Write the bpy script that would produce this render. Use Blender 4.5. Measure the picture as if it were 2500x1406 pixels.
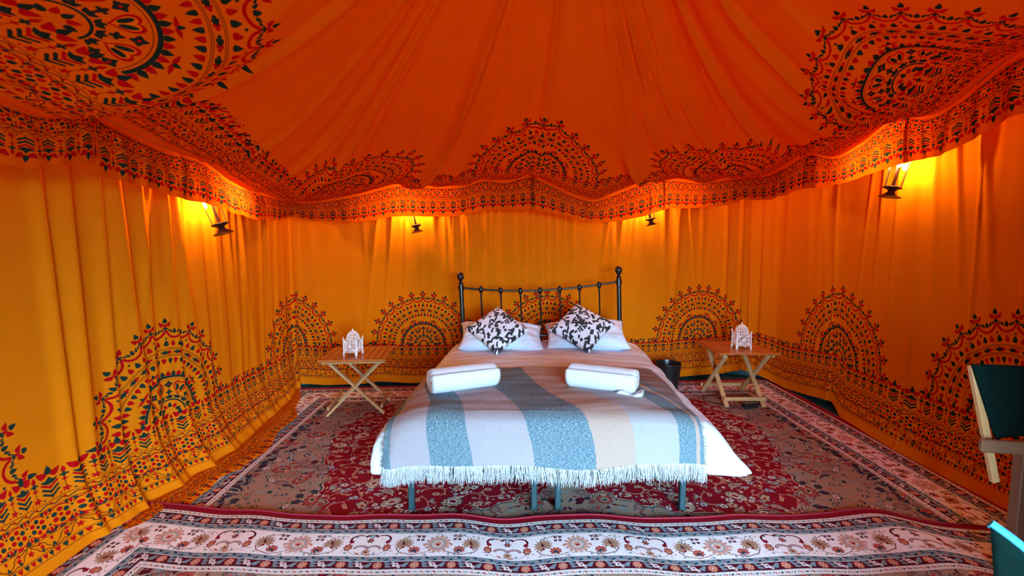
import bpy, bmesh, math, random
import numpy as np
from mathutils import Vector, Matrix, noise
R = math.radians
PI = math.pi
sc = bpy.context.scene
for o in list(bpy.data.objects): bpy.data.objects.remove(o)
C = sc.collection

# ------------------------------------------------------------------ camera, sky, exposure
TILT, FPX, CAMZ = 5.0, 1111.0, 1.55
cd = bpy.data.cameras.new('camera'); cam = bpy.data.objects.new('camera', cd); C.objects.link(cam)
cd.sensor_width = 36; cd.lens = FPX / 2500 * 36; cd.clip_start = .05
cam.location = (0, 0, CAMZ); cam.rotation_euler = (R(90 - TILT), 0, 0); sc.camera = cam
cd.dof.use_dof = True; cd.dof.focus_distance = 3.6; cd.dof.aperture_fstop = 2.4
w = bpy.data.worlds.new('sky'); sc.world = w; w.use_nodes = True
w.node_tree.nodes['Background'].inputs[0].default_value = (.50, .77, 1.0, 1)
w.node_tree.nodes['Background'].inputs[1].default_value = 30.0
DOOR = (.1, 2.0, 2.0)          # entrance: from x, to x, height (behind the camera)
pl = bpy.data.lights.new('entrance_daylight', 'AREA'); pl.shape = 'RECTANGLE'; pl.size = DOOR[1] - DOOR[0]; pl.size_y = DOOR[2]; pl.cycles.is_portal = True
po = bpy.data.objects.new('entrance_daylight', pl); C.objects.link(po)
po.location = ((DOOR[0] + DOOR[1]) / 2, -1.57, DOOR[2] / 2); po.rotation_euler = (R(90), 0, 0)
sc.view_settings.view_transform = 'Standard'; sc.view_settings.look = 'None'
sc.view_settings.gamma = 1; sc.view_settings.use_curve_mapping = False; sc.view_settings.exposure = 1.15
sc.cycles.use_denoising = True; sc.cycles.max_bounces = 7; sc.cycles.diffuse_bounces = 5; sc.cycles.transmission_bounces = 3
sc.cycles.glossy_bounces = 2; sc.cycles.sample_clamp_indirect = 6; sc.cycles.caustics_reflective = False; sc.cycles.caustics_refractive = False

# ------------------------------------------------------------------ painted cloth prints (computed, nothing is loaded)
def hexc(h): return tuple(int(h[i:i+2], 16) / 255 for i in (0, 2, 4))
class Pad:
    """a flat print painted from signed distances; x wraps round"""
    def __init__(s, w, h, ppm, bg=None, wrap=True, y0=0.0):
        s.w, s.h, s.ppm, s.wrap, s.y0 = w, h, ppm, wrap, y0
        s.W, s.H = int(round(w * ppm)), int(round(h * ppm))
        s.a = np.zeros((s.H, s.W, 4), np.float32)
        if bg is not None: s.a[:, :, :3] = bg; s.a[:, :, 3] = 1
    def put(s, cx, cy, r, fn, col, alpha=1.0):
        p = s.ppm; cy = cy - s.y0
        i0, i1 = int(math.floor((cx - r) * p)), int(math.ceil((cx + r) * p)) + 1
        j0, j1 = max(0, int(math.floor((cy - r) * p))), min(s.H, int(math.ceil((cy + r) * p)) + 1)
        if not s.wrap: i0, i1 = max(0, i0), min(s.W, i1)
        if j1 <= j0 or i1 <= i0: return
        if i1 - i0 > s.W: i1 = i0 + s.W
        xi = np.arange(i0, i1); yj = np.arange(j0, j1)
        X = (xi[None, :] + .5) / p - cx; Y = (yj[:, None] + .5) / p - cy
        m = np.clip(.5 - fn(X, Y) * p, 0, 1).astype(np.float32) * alpha
        ix = xi % s.W
        t = s.a[j0:j1][:, ix]
        k = m[:, :, None]
        na = t[:, :, 3:4] * (1 - k) + k
        t[:, :, :3] = np.where(na > 1e-5, (t[:, :, :3] * t[:, :, 3:4] * (1 - k) + np.array(col, np.float32) * k) / np.maximum(na, 1e-5), t[:, :, :3])
        t[:, :, 3:4] = na
        s.a[j0:j1][:, ix] = t
        if isinstance(ix, np.ndarray): s.a[j0:j1, ix] = t
    def leaf(s, cx, cy, ang, ln, wd, col, fat=.62):
        ca, sa = math.cos(ang), math.sin(ang)
        def f(X, Y):
            u = (X * ca + Y * sa) / ln; v = (-X * sa + Y * ca)
            uu = np.clip(u, 0, 1)
            return np.maximum(np.abs(v) - wd * .5 * np.sin(math.pi * uu ** fat) ** .8, np.maximum(-u, u - 1) * ln) * .8
        s.put(cx, cy, ln * 1.05, f, col)
    def ell(s, cx, cy, a, b, ang, col):
        ca, sa = math.cos(ang), math.sin(ang)
        s.put(cx, cy, max(a, b) * 1.1, lambda X, Y: (np.sqrt(((X * ca + Y * sa) / a) ** 2 + ((-X * sa + Y * ca) / b) ** 2) - 1) * min(a, b), col)
    def dot(s, cx, cy, r, col): s.put(cx, cy, r * 1.3 + 1 / s.ppm, lambda X, Y: np.hypot(X, Y) - r, col)
    def ring(s, cx, cy, r, w, col, a0=None, a1=None):
        def f(X, Y):
            d = np.abs(np.hypot(X, Y) - r) - w / 2
            if a0 is not None:
                th = np.arctan2(Y, X); m = (a0 + a1) / 2; dd = np.abs((th - m + math.pi) % (2 * math.pi) - math.pi)
                d = np.maximum(d, (dd - (a1 - a0) / 2) * r)
            return d
        s.put(cx, cy, r + w, f, col)
    def line(s, x0, y0, x1, y1, w, col):
        cx, cy = (x0 + x1) / 2, (y0 + y1) / 2; dx, dy = (x1 - x0) / 2, (y1 - y0) / 2; L = dx * dx + dy * dy + 1e-12
        def f(X, Y):
            t = np.clip((X * dx + Y * dy) / L, -1, 1)
            return np.hypot(X - t * dx, Y - t * dy) - w / 2
        s.put(cx, cy, math.sqrt(L) + w, f, col)
    def path(s, pts, w, col, w2=None):
        n = len(pts) - 1
        for i in range(n):
            ww = w if w2 is None else w + (w2 - w) * i / n
            s.line(*pts[i], *pts[i + 1], ww, col)
    def hband(s, y0, y1, col): s.a[max(0, int((y0 - s.y0) * s.ppm)):int((y1 - s.y0) * s.ppm), :] = (*col, 1)
    def petals(s, cx, cy, r, n, depth, ang, col, sq=1.0, sx=1.0):
        ca, sa = math.cos(ang), math.sin(ang)
        def f(X, Y):
            U = (X * ca + Y * sa) / sx; V = (-X * sa + Y * ca) / sq
            return (np.hypot(U, V) - r * (1 - depth + depth * np.abs(np.cos(n * np.arctan2(V, U) / 2)))) * .7
        s.put(cx, cy, r * 1.15 * max(1, sq, sx), f, col)
    def star(s, cx, cy, r, n, ang, col):
        s.petals(cx, cy, r, n, .6, ang, col)

RED, GRN, BRN = hexc('a80d12'), hexc('1d3029'), hexc('5a2410')
def band(P, wdt, v0=0.0, flip=1):
    """the block printed border: triangles, cloud scrolls, flower wave, zigzag, chevron plants, leaf row. y = v0 + flip*v"""
    Y = lambda v: v0 + flip * v
    up = math.pi / 2 * flip
    for v in (.082, .112, .172, .282, .312): P.line(0, Y(v), wdt, Y(v), .003, BRN)
    n = 50
    for i in range(n):
        x = (i + .5) * wdt / n; P.leaf(x, Y(.108), -up, .022, .022, GRN if i % 2 else RED, .35)
    n = 40
    for i in range(n):
        x = (i + .5) * wdt / n; P.leaf(x, Y(.174), up, .018, .026, GRN if i % 3 else RED, .4)
    n = 7
    for i in range(n):
        x = (i + .5) * wdt / n
        for sg in (1, -1):
            pts = []
            for k in range(25):
                t = k / 24 * 2 * math.pi
                rr = 1 + .28 * math.cos(4 * t)
                px, py = .042 * math.cos(t) * rr, .015 * math.sin(t) * rr
                a = sg * .5
                pts.append((x + sg * .05 + px * math.cos(a) - py * math.sin(a), Y(.142 + px * math.sin(a) + py * math.cos(a))))
            P.path(pts, .004, BRN)
            P.star(x + sg * .05, Y(.142), .012, 5, 0, RED)
        P.star(x + wdt / n / 2, Y(.142), .014, 5, 0, RED)
        for k in (-1, 0, 1):
            P.leaf(x + k * .055, Y(.12), up + .4 * k, .02, .012, GRN)
            P.leaf(x + k * .05, Y(.166), -up + .7 * k, .018, .012, RED)
    n = 16
    for i in range(n):
        x = (i + .5) * wdt / n; c = Y(.23); p = wdt / n
        for k in range(6):
            a = k * math.pi / 3 + .5
            P.dot(x + .026 * math.cos(a), c + .026 * math.sin(a), .0105, GRN if (i + k) % 2 else RED)
        P.dot(x, c, .008, RED if i % 2 else GRN)
        for sg in (1, -1):
            P.ring(x, c, .046, .006, RED, math.pi / 2 * sg - .95, math.pi / 2 * sg + .95)
            for q in (-1, 0, 1):
                P.leaf(x + p / 2 + q * .014, c + sg * .05, -sg * math.pi / 2, .026 - abs(q) * .008, .014, GRN if q else RED, .4)
            P.dot(x + p / 2, c + sg * .018, .005, GRN)
    n = 28
    for i in range(n):
        x = i * wdt / n; p = wdt / n
        P.line(x, Y(.29), x + p / 2, Y(.304), .005, GRN); P.line(x + p / 2, Y(.304), x + p, Y(.29), .005, BRN)
        P.leaf(x + p * .75, Y(.296), up, .012, .012, RED)
    n = 14
    for i in range(n):
        x = (i + .5) * wdt / n; p = wdt / n
        P.line(x, Y(.315), x, Y(.43), .0025, BRN)
        for k, (v, c) in enumerate(((.33, GRN), (.352, GRN), (.374, RED))):
            for sg in (1, -1): P.line(x, Y(v), x + sg * .027, Y(v + .022), .010, c)
        P.leaf(x, Y(.392), up, .034, .036, GRN, .5)
        for sg in (1, -1): P.leaf(x, Y(.398), up + sg * 1.15, .034, .016, GRN)
        P.leaf(x, Y(.44), up, .045, .027, GRN, .5)
        for sg in (1, -1): P.leaf(x + sg * .012, Y(.43), up - sg * .75, .044, .030, RED, .5)
        xx = x + p / 2
        P.star(xx, Y(.335), .015, 5, 0, RED); P.line(xx, Y(.345), xx, Y(.41), .0025, BRN)
        P.dot(xx - .022, Y(.325), .004, RED); P.dot(xx + .022, Y(.325), .004, GRN)
        P.star(xx, Y(.385), .010, 4, 0, RED); P.star(xx, Y(.41), .014, 4, 0, GRN)
        P.leaf(xx, Y(.422), up, .03, .016, RED)

def mandala(P, cx, cy):
    pi = math.pi
    def at(r, a): return cx + r * math.cos(a), cy + r * math.sin(a)
    P.ring(cx, cy, .24, .014, GRN, 0, pi)
    for i in range(60):
        a = (i + .5) * pi / 60; P.dot(*at(.24, a), .0085, GRN)
    P.ring(cx, cy, .222, .003, BRN, 0, pi)
    for i in range(25):
        a = (i + .5) * pi / 25
        P.leaf(*at(.247, a), a, .034, .029, GRN if i % 2 else RED, .5)
    for a0 in (.18, .36, .64, .82):
        a = a0 * pi; x, y = at(.288, a); 
        for sg in (1, -1): P.leaf(x, y, a + sg * 1.45, .05, .016, RED)
        P.leaf(x, y, a, .026, .018, GRN)
    def heart(x, y, a, k, col):
        ca, sa = math.cos(a), math.sin(a)
        def f(X, Y):
            v = (X * ca + Y * sa) / k; u = np.abs(-X * sa + Y * ca) / k
            return (np.sqrt(u * u + (v * 1.05 - .62 * np.sqrt(u + .001) + .12) ** 2) - .62) * k * .6
        P.put(x, y, k * 1.4, f, col)
    for i in range(4):
        a = (i + .5) * pi / 4; x, y = at(.160, a)
        heart(x, y, a, .066, RED); heart(x, y, a, .051, (.86, .46, .05))
        for sg in (1, -1): P.ell(x + .006 * math.cos(a) - sg * .014 * math.sin(a), y + .006 * math.sin(a) + sg * .014 * math.cos(a), .024, .0095, a + sg * .30, GRN)
    for i in range(5):
        a = i * pi / 4
        x, y = at(.188, a)
        for k in range(4): P.leaf(x, y, a + k * pi / 2, .026, .022, GRN)
        P.dot(x, y, .006, RED); P.leaf(*at(.125, a), a, .034, .02, RED)
        P.star(*at(.135, a), .018, 4, a, GRN)
    for i in range(7):
        a = (i + .5) * pi / 7
        for k in (-.9, 0, .9): P.leaf(*at(.093, a), a + k, .028, .017, GRN)
    P.ring(cx, cy, .082, .009, GRN, 0, pi)
    for i in range(5):
        a = (i + .5) * pi / 5; P.leaf(*at(.03, a), a, .034, .022, RED if i % 2 else GRN)
    for i in range(30):
        a = (i + .5) * pi / 30; c = (GRN, RED)[i % 2]
        P.leaf(*at(.365, a), a + pi, .038, .027, c, .5)
    for r in (.378, .386, .424, .432): P.ring(cx, cy, r, .0025, BRN, 0, pi)
    for i in range(110):
        a = (i + .5) * pi / 110; P.dot(*at(.382, a), .0018, BRN); P.dot(*at(.428, a), .0018, BRN)
    for i in range(32):
        a = (i + .5) * pi / 32; P.leaf(*at(.405, a), a + pi / 2 * (1 if i % 2 else -1), .032, .026, RED if i % 2 else GRN, .5)
        P.leaf(*at(.405, a), a - pi / 2 * (1 if i % 2 else -1), .014, .016, RED if i % 2 else GRN, .5)
    for i in range(31):
        a = (i + .5) * pi / 31; P.leaf(*at(.448, a), a, .040, .029, GRN if i % 2 else RED, .5)
    n = 14
    for i in range(n):
        a = (i + .5) * pi / n; x, y = at(.563, a)
        P.ring(x, y, .058, .014, RED, a + pi - 1.35, a + pi + 1.35)
        P.leaf(*at(.532, a), a, .034, .024, GRN)
        for sg in (1, -1):
            P.leaf(*at(.537, a + sg * .035), a + sg * .5, .028, .014, GRN)
            P.leaf(*at(.548, a + sg * .062), a + sg * .9, .022, .011, GRN)
    for i in range(n + 1):
        a = i * pi / n
        P.leaf(*at(.505, a), a + pi, .016, .012, GRN)
        P.star(*at(.566, a), .015, 4, a, GRN); P.star(*at(.585, a), .014, 5, a, RED)
        P.leaf(*at(.603, a), a, .036, .027, GRN, .5)
        for sg in (1, -1): P.leaf(*at(.582, a + sg * .02), a + sg * .75, .038, .025, RED, .5)

def cloth_print():
    P = Pad(1.45, 1.75, 900, y0=-.47)
    mandala(P, .725, .47)
    band(P, 1.45); band(P, 1.45, .03, -1)
    return P
def valance_print():
    P = Pad(1.45, .52, 900); band(P, 1.45); return P

# ---- carpet
CR, CRD, CW, CT, CB, CDB, CS, CG = hexc('7d0a1e'), hexc('4c0a1c'), hexc('d2d0ce'), hexc('a88b6e'), hexc('6f8b96'), hexc('223848'), hexc('b05a48'), hexc('8e9188')
def flower(P, x, y, r, n, a, c, mid, ol=None):
    if ol: P.petals(x, y, r * 1.14, n, .3, a, ol)
    P.petals(x, y, r, n, .32, a, c); P.dot(x, y, r * .3, mid)
def palmette(P, x, y, r, a, c0, c1, c2, ol):
    P.petals(x, y, r * 1.12, 11, .22, a, ol, .8); P.petals(x, y, r, 11, .24, a, c0, .8)
    P.petals(x, y, r * .66, 7, .25, a, ol, .8); P.petals(x, y, r * .58, 7, .25, a, c1, .8)
    P.petals(x, y, r * .3, 5, .3, a, c2)
    for k in (-1, 0, 1): P.leaf(x + r * .75 * math.cos(a), y + r * .75 * math.sin(a), a + k * .8, r * .5, r * .2, c1)
def scroll(P, x, y, r, a, sg, c, c2, w=.006):
    pts = []
    for k in range(26):
        t = k / 25; rr = r * (1 - .72 * t); th = a + sg * t * 4.6
        pts.append((x + rr * math.cos(th), y + rr * math.sin(th)))
    P.path(pts, w * 2.6, c, w * 1.2); P.path(pts[2:-3], w * 1.2, c2, w * .4)
    for k in (5, 11, 17):
        th = a + sg * k / 25 * 4.6
        P.leaf(*pts[k], th + sg * .5, r * .34, r * .14, c)
    P.petals(*pts[-1], r * .24, 5, .3, a, c); P.dot(*pts[-1], r * .1, c2)
def rug_border():
    """y: 0 outer edge .. .48 inner edge; one repeat .72 m"""
    w = .72; P = Pad(w, .48, 1000, CR)
    rnd = random.Random(4)
    P.hband(.045, .075, CW); P.hband(.08, .133, CRD); P.hband(.133, .168, CB); P.hband(.168, .352, (.88, .88, .89))
    P.hband(.352, .387, CB); P.hband(.387, .44, CRD); P.hband(.44, .48, CW)
    P.hband(.075, .08, CDB)
    for v in (.133, .168, .352, .387): P.line(0, v, w, v, .004, CW); P.line(0, v + .003, w, v + .003, .002, CDB)
    for v in (.045, .44, .478): P.line(0, v, w, v, .003, CDB)
    for i in range(24):
        x = (i + .5) * w / 24
        for v in (.06, .46):
            P.ell(x, v, .008, .004, .5 * (-1) ** i, (CB, CR, CDB, CS)[i % 4]); P.line(x + .008, v - .006, x + .018, v + .005, .002, CDB)
    for v in (.151, .37):
        for i in range(18):
            x = (i + .5) * w / 18
            P.leaf(x - .012, v, .6 * (-1) ** i, .026, .012, CDB); P.dot(x + .014, v, .006, (CR, CS)[i % 2]); P.dot(x + .014, v, .0025, CW)
    for v in (.106, .414):
        for i in range(4):
            x = (i + .5) * w / 4
            flower(P, x, v, .024, 8, .2, (.75, .52, .42), CR, CR); P.dot(x, v, .005, CW)
            for sg in (1, -1):
                for k in range(3): P.leaf(x + sg * (.03 + .004 * k), v - .016 + .012 * k, (0 if sg > 0 else math.pi) + .5 - .3 * k, .036, .014, CB)
                P.ell(x + sg * .074, v + .012 * sg, .008, .011, .4, CW); P.dot(x + sg * .074, v + .012 * sg, .003, CRD)
            xx = x + w / 8
            P.petals(xx, v, .018, 3, .4, .5, CW, .9); P.dot(xx, v - .003, .006, (.5, .35, .5))
    V = .26
    for cx in (.18, .54) if False else (.18,):
        pass
    # big rosette, two fans, red flowers, scroll pair
    bx = .18
    P.petals(bx, V, .068, 14, .34, 0, (.45, .28, .25)); P.petals(bx, V, .064, 14, .34, 0, (.78, .60, .53))
    P.petals(bx, V, .04, 8, .2, 0, CB); P.petals(bx, V, .034, 8, .2, 0, (.80, .74, .72)); P.dot(bx, V, .018, (.76, .55, .48)); P.leaf(bx - .006, V, .9, .018, .014, CR)
    for sg in (1, -1):
        fx, fy = bx + sg * .175, V - .002
        for k in range(13):
            a = -math.pi / 2 + (k - 6) * .42 + sg * .3
            P.leaf(fx, fy, a, .052, .017, (.36, .22, .16)); P.leaf(fx, fy, a, .047, .012, (.70, .58, .48))
        P.leaf(fx, fy + .01, -1.3, .04, .01, CRD); P.dot(fx, fy + .025, .008, CR)
        rx, ry = bx + sg * .115, V + .045
        P.petals(rx, ry, .031, 9, .3, 0, CR, .9); P.petals(rx, ry, .026, 9, .3, 0, CS, .9); P.petals(rx, ry + .008, .014, 5, .3, 0, CDB)
        for k in range(4):
            P.petals(bx + sg * (.085 + .024 * (k % 2)), V - .062 + .0 * k + .026 * (k // 2), .010, 4, .3, .7, CRD); P.dot(bx + sg * (.085 + .024 * (k % 2)), V - .062 + .026 * (k // 2), .003, CB)
        P.path([(bx + sg * .07, V - .068), (bx + sg * .12, V - .074), (bx + sg * .17, V - .05)], .003, CRD)
        P.path([(bx + sg * .05, V + .06), (bx + sg * .12, V + .083), (bx + sg * .19, V + .06), (bx + sg * .21, V + .03)], .004, CRD)
        P.ell(bx + sg * .07, V + .005, .006, .011, .3, (.75, .5, .45))
    sx = bx + .36
    for sg in (1, -1):
        pts = [(sx + sg * (.055 + .042 * math.cos(t)), V - .045 + .032 * math.sin(t)) for t in [(.2 + k * .3) - 2.6 for k in range(15)]]
        pts = [(sx + sg * (.062 - .042 * math.cos(t)), V - .04 - .034 * math.sin(t)) for t in [.5 + k * .3 for k in range(12)]]
        P.path(pts, .005, CRD, .013)
        P.petals(*pts[-1], .014, 5, .3, 0, CR)
        P.leaf(*pts[1], (math.pi if sg > 0 else 0) + .4 * sg, .035, .014, CRD)
        pts = [(sx + sg * (.034 + .030 * math.cos(t)), V + .03 - .018 * math.sin(t)) for t in [k * .3 for k in range(11)]]
        P.path(pts, .013, CRD); P.path(pts, .006, (.78, .7, .7))
        P.petals(sx + sg * .1, V + .025, .028, 7, .25, -1.57, CRD, .8); P.petals(sx + sg * .1, V + .025, .024, 7, .25, -1.57, CS, .8); P.dot(sx + sg * .1, V + .033, .01, CT)
        P.path([(sx + sg * .1, V + .05), (sx + sg * .06, V + .078), (sx, V + .082)], .003, CG)
        P.leaf(sx + sg * .03, V + .075, -.4 * sg, .03, .01, CS)
    P.star(sx, V - .03, .02, 6, 0, CRD); P.dot(sx, V - .03, .008, CS); flower(P, sx, V - .065, .017, 5, 0, CB, CW)
    flower(P, sx, V + .058, .02, 7, 0, CT, CR, CG)
    for k in range(46):
        x, y = rnd.uniform(0, w), V + rnd.choice((-1, 1)) * rnd.uniform(.05, .083)
        P.ell(x, y, .009, .005, rnd.uniform(0, 3), rnd.choice(((.72, .74, .77), CG, (.74, .66, .62), CB)))
    return P
def rug_field():
    """half of the field, mirrored about x = 2.15; x from the inner border, y from the near end"""
    W, H = 2.15, 2.36; P = Pad(W, H, 620, CR, wrap=False); rnd = random.Random(11)
    # spandrel edge: how far the beige ground reaches from the side
    yy = np.linspace(0, 1, P.H)[:, None] * H; xx = (np.arange(P.W)[None, :] + .5) / P.ppm
    def reach(y):
        t = y / H
        b = .26 + .50 * np.clip(1 - t * 1.5, 0, 1) ** 1.2 + .42 * np.clip(t * 1.6 - .75, 0, 1) ** 1.3
        return b + .05 * np.abs(np.sin(y * 13)) + .022 * np.sin(y * 41)
    R = reach(yy)
    end = .10 + .05 * np.abs(np.sin(xx * 11)) + np.clip(1 - np.abs(xx - W) / .62, 0, 1) ** .8 * (.34 + .06 * np.abs(np.sin(xx * 19)))
    end2 = .10 + .05 * np.abs(np.sin(xx * 11)) + np.clip(1 - np.abs(xx - W) / .6, 0, 1) * .3
    d = np.minimum(np.minimum(xx - R, yy - end), H - yy - end2)
    def fill(m, c): P.a[:, :, :3] = P.a[:, :, :3] * (1 - m[:, :, None]) + np.array(c, np.float32) * m[:, :, None]
    k = lambda v: np.clip(.5 - v * P.ppm, 0, 1)
    fill(k(d), hexc('96806f')); fill(k(np.abs(d + .004) - .004), CDB); fill(k(np.abs(d - .006) - .004), hexc('b8a58e')); fill(k(np.abs(d + .022) - .0022), CG)
    dd = lambda x, y: float(d[min(P.H - 1, max(0, int(y * P.ppm))), min(P.W - 1, max(0, int(x * P.ppm)))])
    # narrow dark edging beside the border
    for i in range(130):
        y = i * H / 130; x = .035 + .028 * abs(math.sin(i * .31)); P.petals(x, y, .018 + .014 * rnd.random(), 5, .35, rnd.random() * 3, rnd.choice((CDB, CDB, CG, CRD)))
    spots = []
    def free(x, y, r):
        for (a, b, c) in spots:
            if (a - x) ** 2 + (b - y) ** 2 < (c + r) ** 2: return False
        spots.append((x, y, r)); return True
    tan, cream, rose = hexc('b49a7c'), hexc('c9c3bb'), hexc('a04a44')
    kinds = [(70, .085), (260, .052), (900, .029), (3000, .0145)]
    for lev, (n, r) in enumerate(kinds):
        for _ in range(n * 6):
            x, y = rnd.uniform(0, W), rnd.uniform(0, H); D = dd(x, y)
            if abs(D) < r * (.75 if lev < 3 else .3): continue
            if not free(x, y, r * (.80 if lev < 3 else .95)): continue
            a = rnd.uniform(0, 6.28); red = D > 0
            if lev == 0:
                if rnd.random() < .6: scroll(P, x, y, r, a, rnd.choice((1, -1)), tan if red else CDB, rose if red else cream)
                else: palmette(P, x, y, r * .8, a, tan if red else rose, cream if red else tan, CR if red else CDB, CDB if red else CRD)
            elif lev == 1:
                q = rnd.random()
                if q < .35: palmette(P, x, y, r * .85, a, tan if red else hexc('8e5d50'), hexc('8a8f90'), rose, CDB)
                elif q < .7: scroll(P, x, y, r, a, rnd.choice((1, -1)), tan if red else CG, rose if red else CDB, .004)
                else:
                    for k2 in range(9):
                        P.leaf(x, y, a + k2 * .7, r * .95, r * .34, CG if red else CDB); P.leaf(x, y, a + k2 * .7, r * .85, r * .2, tan)
                    P.dot(x, y, r * .25, rose)
            elif lev == 2:
                q = rnd.random()
                if q < .5: flower(P, x, y, r * .85, rnd.choice((5, 6)), a, rnd.choice((cream, cream, hexc('9fb0b8'), tan)) if red else rnd.choice((rose, CRD, CDB, cream)), CR, CDB)
                else:
                    for k2 in (-.7, 0, .7): P.leaf(x - r * .6 * math.cos(a), y - r * .6 * math.sin(a), a + k2, r * 1.5, r * .5, rnd.choice((CG, tan, hexc('8fa0a2'))) if red else rnd.choice((CG, CB, CRD)))
            else:
                q = rnd.random()
                if q < .6: P.leaf(x, y, a, r * 1.6, r * .8, rnd.choice((CG, tan, cream, CB)) if red else rnd.choice((CDB, CRD, CG, CB)))
                elif q < .8: P.petals(x, y, r * .8, 4, .35, a, cream if red else rose)
                else: P.path([(x + r * 1.3 * math.cos(a + t * .5), y + r * 1.3 * math.sin(a + t * .5)) for t in range(6)], .0035, tan if red else CG)
    # hand drawn irregularity
    jj, ii = np.mgrid[0:P.H, 0:P.W].astype(np.float32); q = P.ppm
    du = 9 * np.sin(jj / 37 + np.sin(ii / 61) * 2) + 4 * np.sin(ii / 17 + jj / 23); dv = 9 * np.sin(ii / 41 + np.sin(jj / 53) * 2) + 4 * np.sin(jj / 19 - ii / 29)
    P.a = P.a[np.clip(jj + dv, 0, P.H - 1).astype(int), np.clip(ii + du, 0, P.W - 1).astype(int)]
    return P

def rune():
    """brush-daub print of the cushions"""
    P = Pad(.45, .45, 1400, hexc('cdd0dc')); rnd = random.Random(5); ink = hexc('1d2026')
    for i in range(150):
        x, y, a = rnd.uniform(0, .45), rnd.uniform(0, .45), rnd.choice((.5, 1.2, 2.2, 2.9)) + rnd.uniform(-.3, .3)
        L, w = rnd.uniform(.012, .032), rnd.uniform(.008, .0145); ph = rnd.uniform(0, 6); ca, sa = math.cos(a), math.sin(a); cu = rnd.uniform(-6, 6)
        def f(X, Y):
            u = X * ca + Y * sa; v = -X * sa + Y * ca + cu * u * u
            return np.maximum(np.abs(u + .0015 * np.sin(v * 1500 + ph)) - L, np.abs(v + .0012 * np.sin(u * 300 + ph)) - w * (.85 + .15 * np.sin(u * 90 + ph)))
        P.put(x, y, L * 1.5 + w, f, ink)
    return P
# ------------------------------------------------------------------ helpers
def lin(c): return tuple(((v / 12.92) if v <= .04045 else ((v + .055) / 1.055) ** 2.4) for v in c)
def image(name, P):
    im = bpy.data.images.new(name, P.W, P.H, alpha=True)
    a = np.clip(P.a, 0, 1)
    im.pixels.foreach_set(np.ascontiguousarray(a, np.float32).ravel()); im.alpha_mode = 'CHANNEL_PACKED'; im.update(); im.pack()
    return im
def mat(name):
    m = bpy.data.materials.new(name); m.use_nodes = True; nt = m.node_tree
    return m, nt, nt.nodes['Principled BSDF']
def nd(nt, t, **k):
    n = nt.nodes.new(t)
    for a, b in k.items(): setattr(n, a, b)
    return n
def noisy(name, c, c2=None, rough=.6, scale=30, metal=0, bump=.0, bscale=200, stretch=(1, 1, 1), sheen=0):
    m, nt, b = mat(name); L = nt.links.new
    tc = nd(nt, 'ShaderNodeTexCoord'); mp = nd(nt, 'ShaderNodeMapping'); mp.inputs['Scale'].default_value = stretch
    n = nd(nt, 'ShaderNodeTexNoise'); n.inputs['Scale'].default_value = scale; n.inputs['Detail'].default_value = 4
    mx = nd(nt, 'ShaderNodeMix', data_type='RGBA'); mx.inputs[6].default_value = (*c, 1); mx.inputs[7].default_value = (*(c2 or c), 1)
    L(tc.outputs['Object'], mp.inputs[0]); L(mp.outputs[0], n.inputs['Vector']); L(n.outputs[0], mx.inputs[0]); L(mx.outputs[2], b.inputs['Base Color'])
    b.inputs['Roughness'].default_value = rough; b.inputs['Metallic'].default_value = metal
    if sheen: b.inputs['Sheen Weight'].default_value = sheen
    if bump:
        n2 = nd(nt, 'ShaderNodeTexNoise'); n2.inputs['Scale'].default_value = bscale; bp = nd(nt, 'ShaderNodeBump'); bp.inputs['Strength'].default_value = bump; bp.inputs['Distance'].default_value = .004
        L(mp.outputs[0], n2.inputs['Vector']); L(n2.outputs[0], bp.inputs['Height']); L(bp.outputs[0], b.inputs['Normal'])
    return m
def tag(o, label=None, cat=None, group=None, kind=None):
    if label: o['label'] = label
    if cat: o['category'] = cat
    if group: o['group'] = group
    if kind: o['kind'] = kind
    return o
def empty(name, loc, rz=0, **k):
    o = bpy.data.objects.new(name, None); C.objects.link(o); o.location = loc; o.rotation_euler = (0, 0, rz); o.empty_display_size = .1
    return tag(o, **k)
def mobj(name, verts, faces, m, parent=None, smooth=True, uv=None, mi=None, **k):
    me = bpy.data.meshes.new(name); me.from_pydata([tuple(v) for v in verts], [], faces); me.update()
    if uv is not None:
        l = me.uv_layers.new(name='UVMap'); l.data.foreach_set('uv', np.asarray(uv, np.float32).ravel())
    for q in (m if isinstance(m, (list, tuple)) else [m]): me.materials.append(q)
    if mi is not None: me.polygons.foreach_set('material_index', mi)
    if smooth: me.polygons.foreach_set('use_smooth', [True] * len(me.polygons))
    o = bpy.data.objects.new(name, me); C.objects.link(o)
    if parent: o.parent = parent
    return tag(o, **k)
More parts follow.
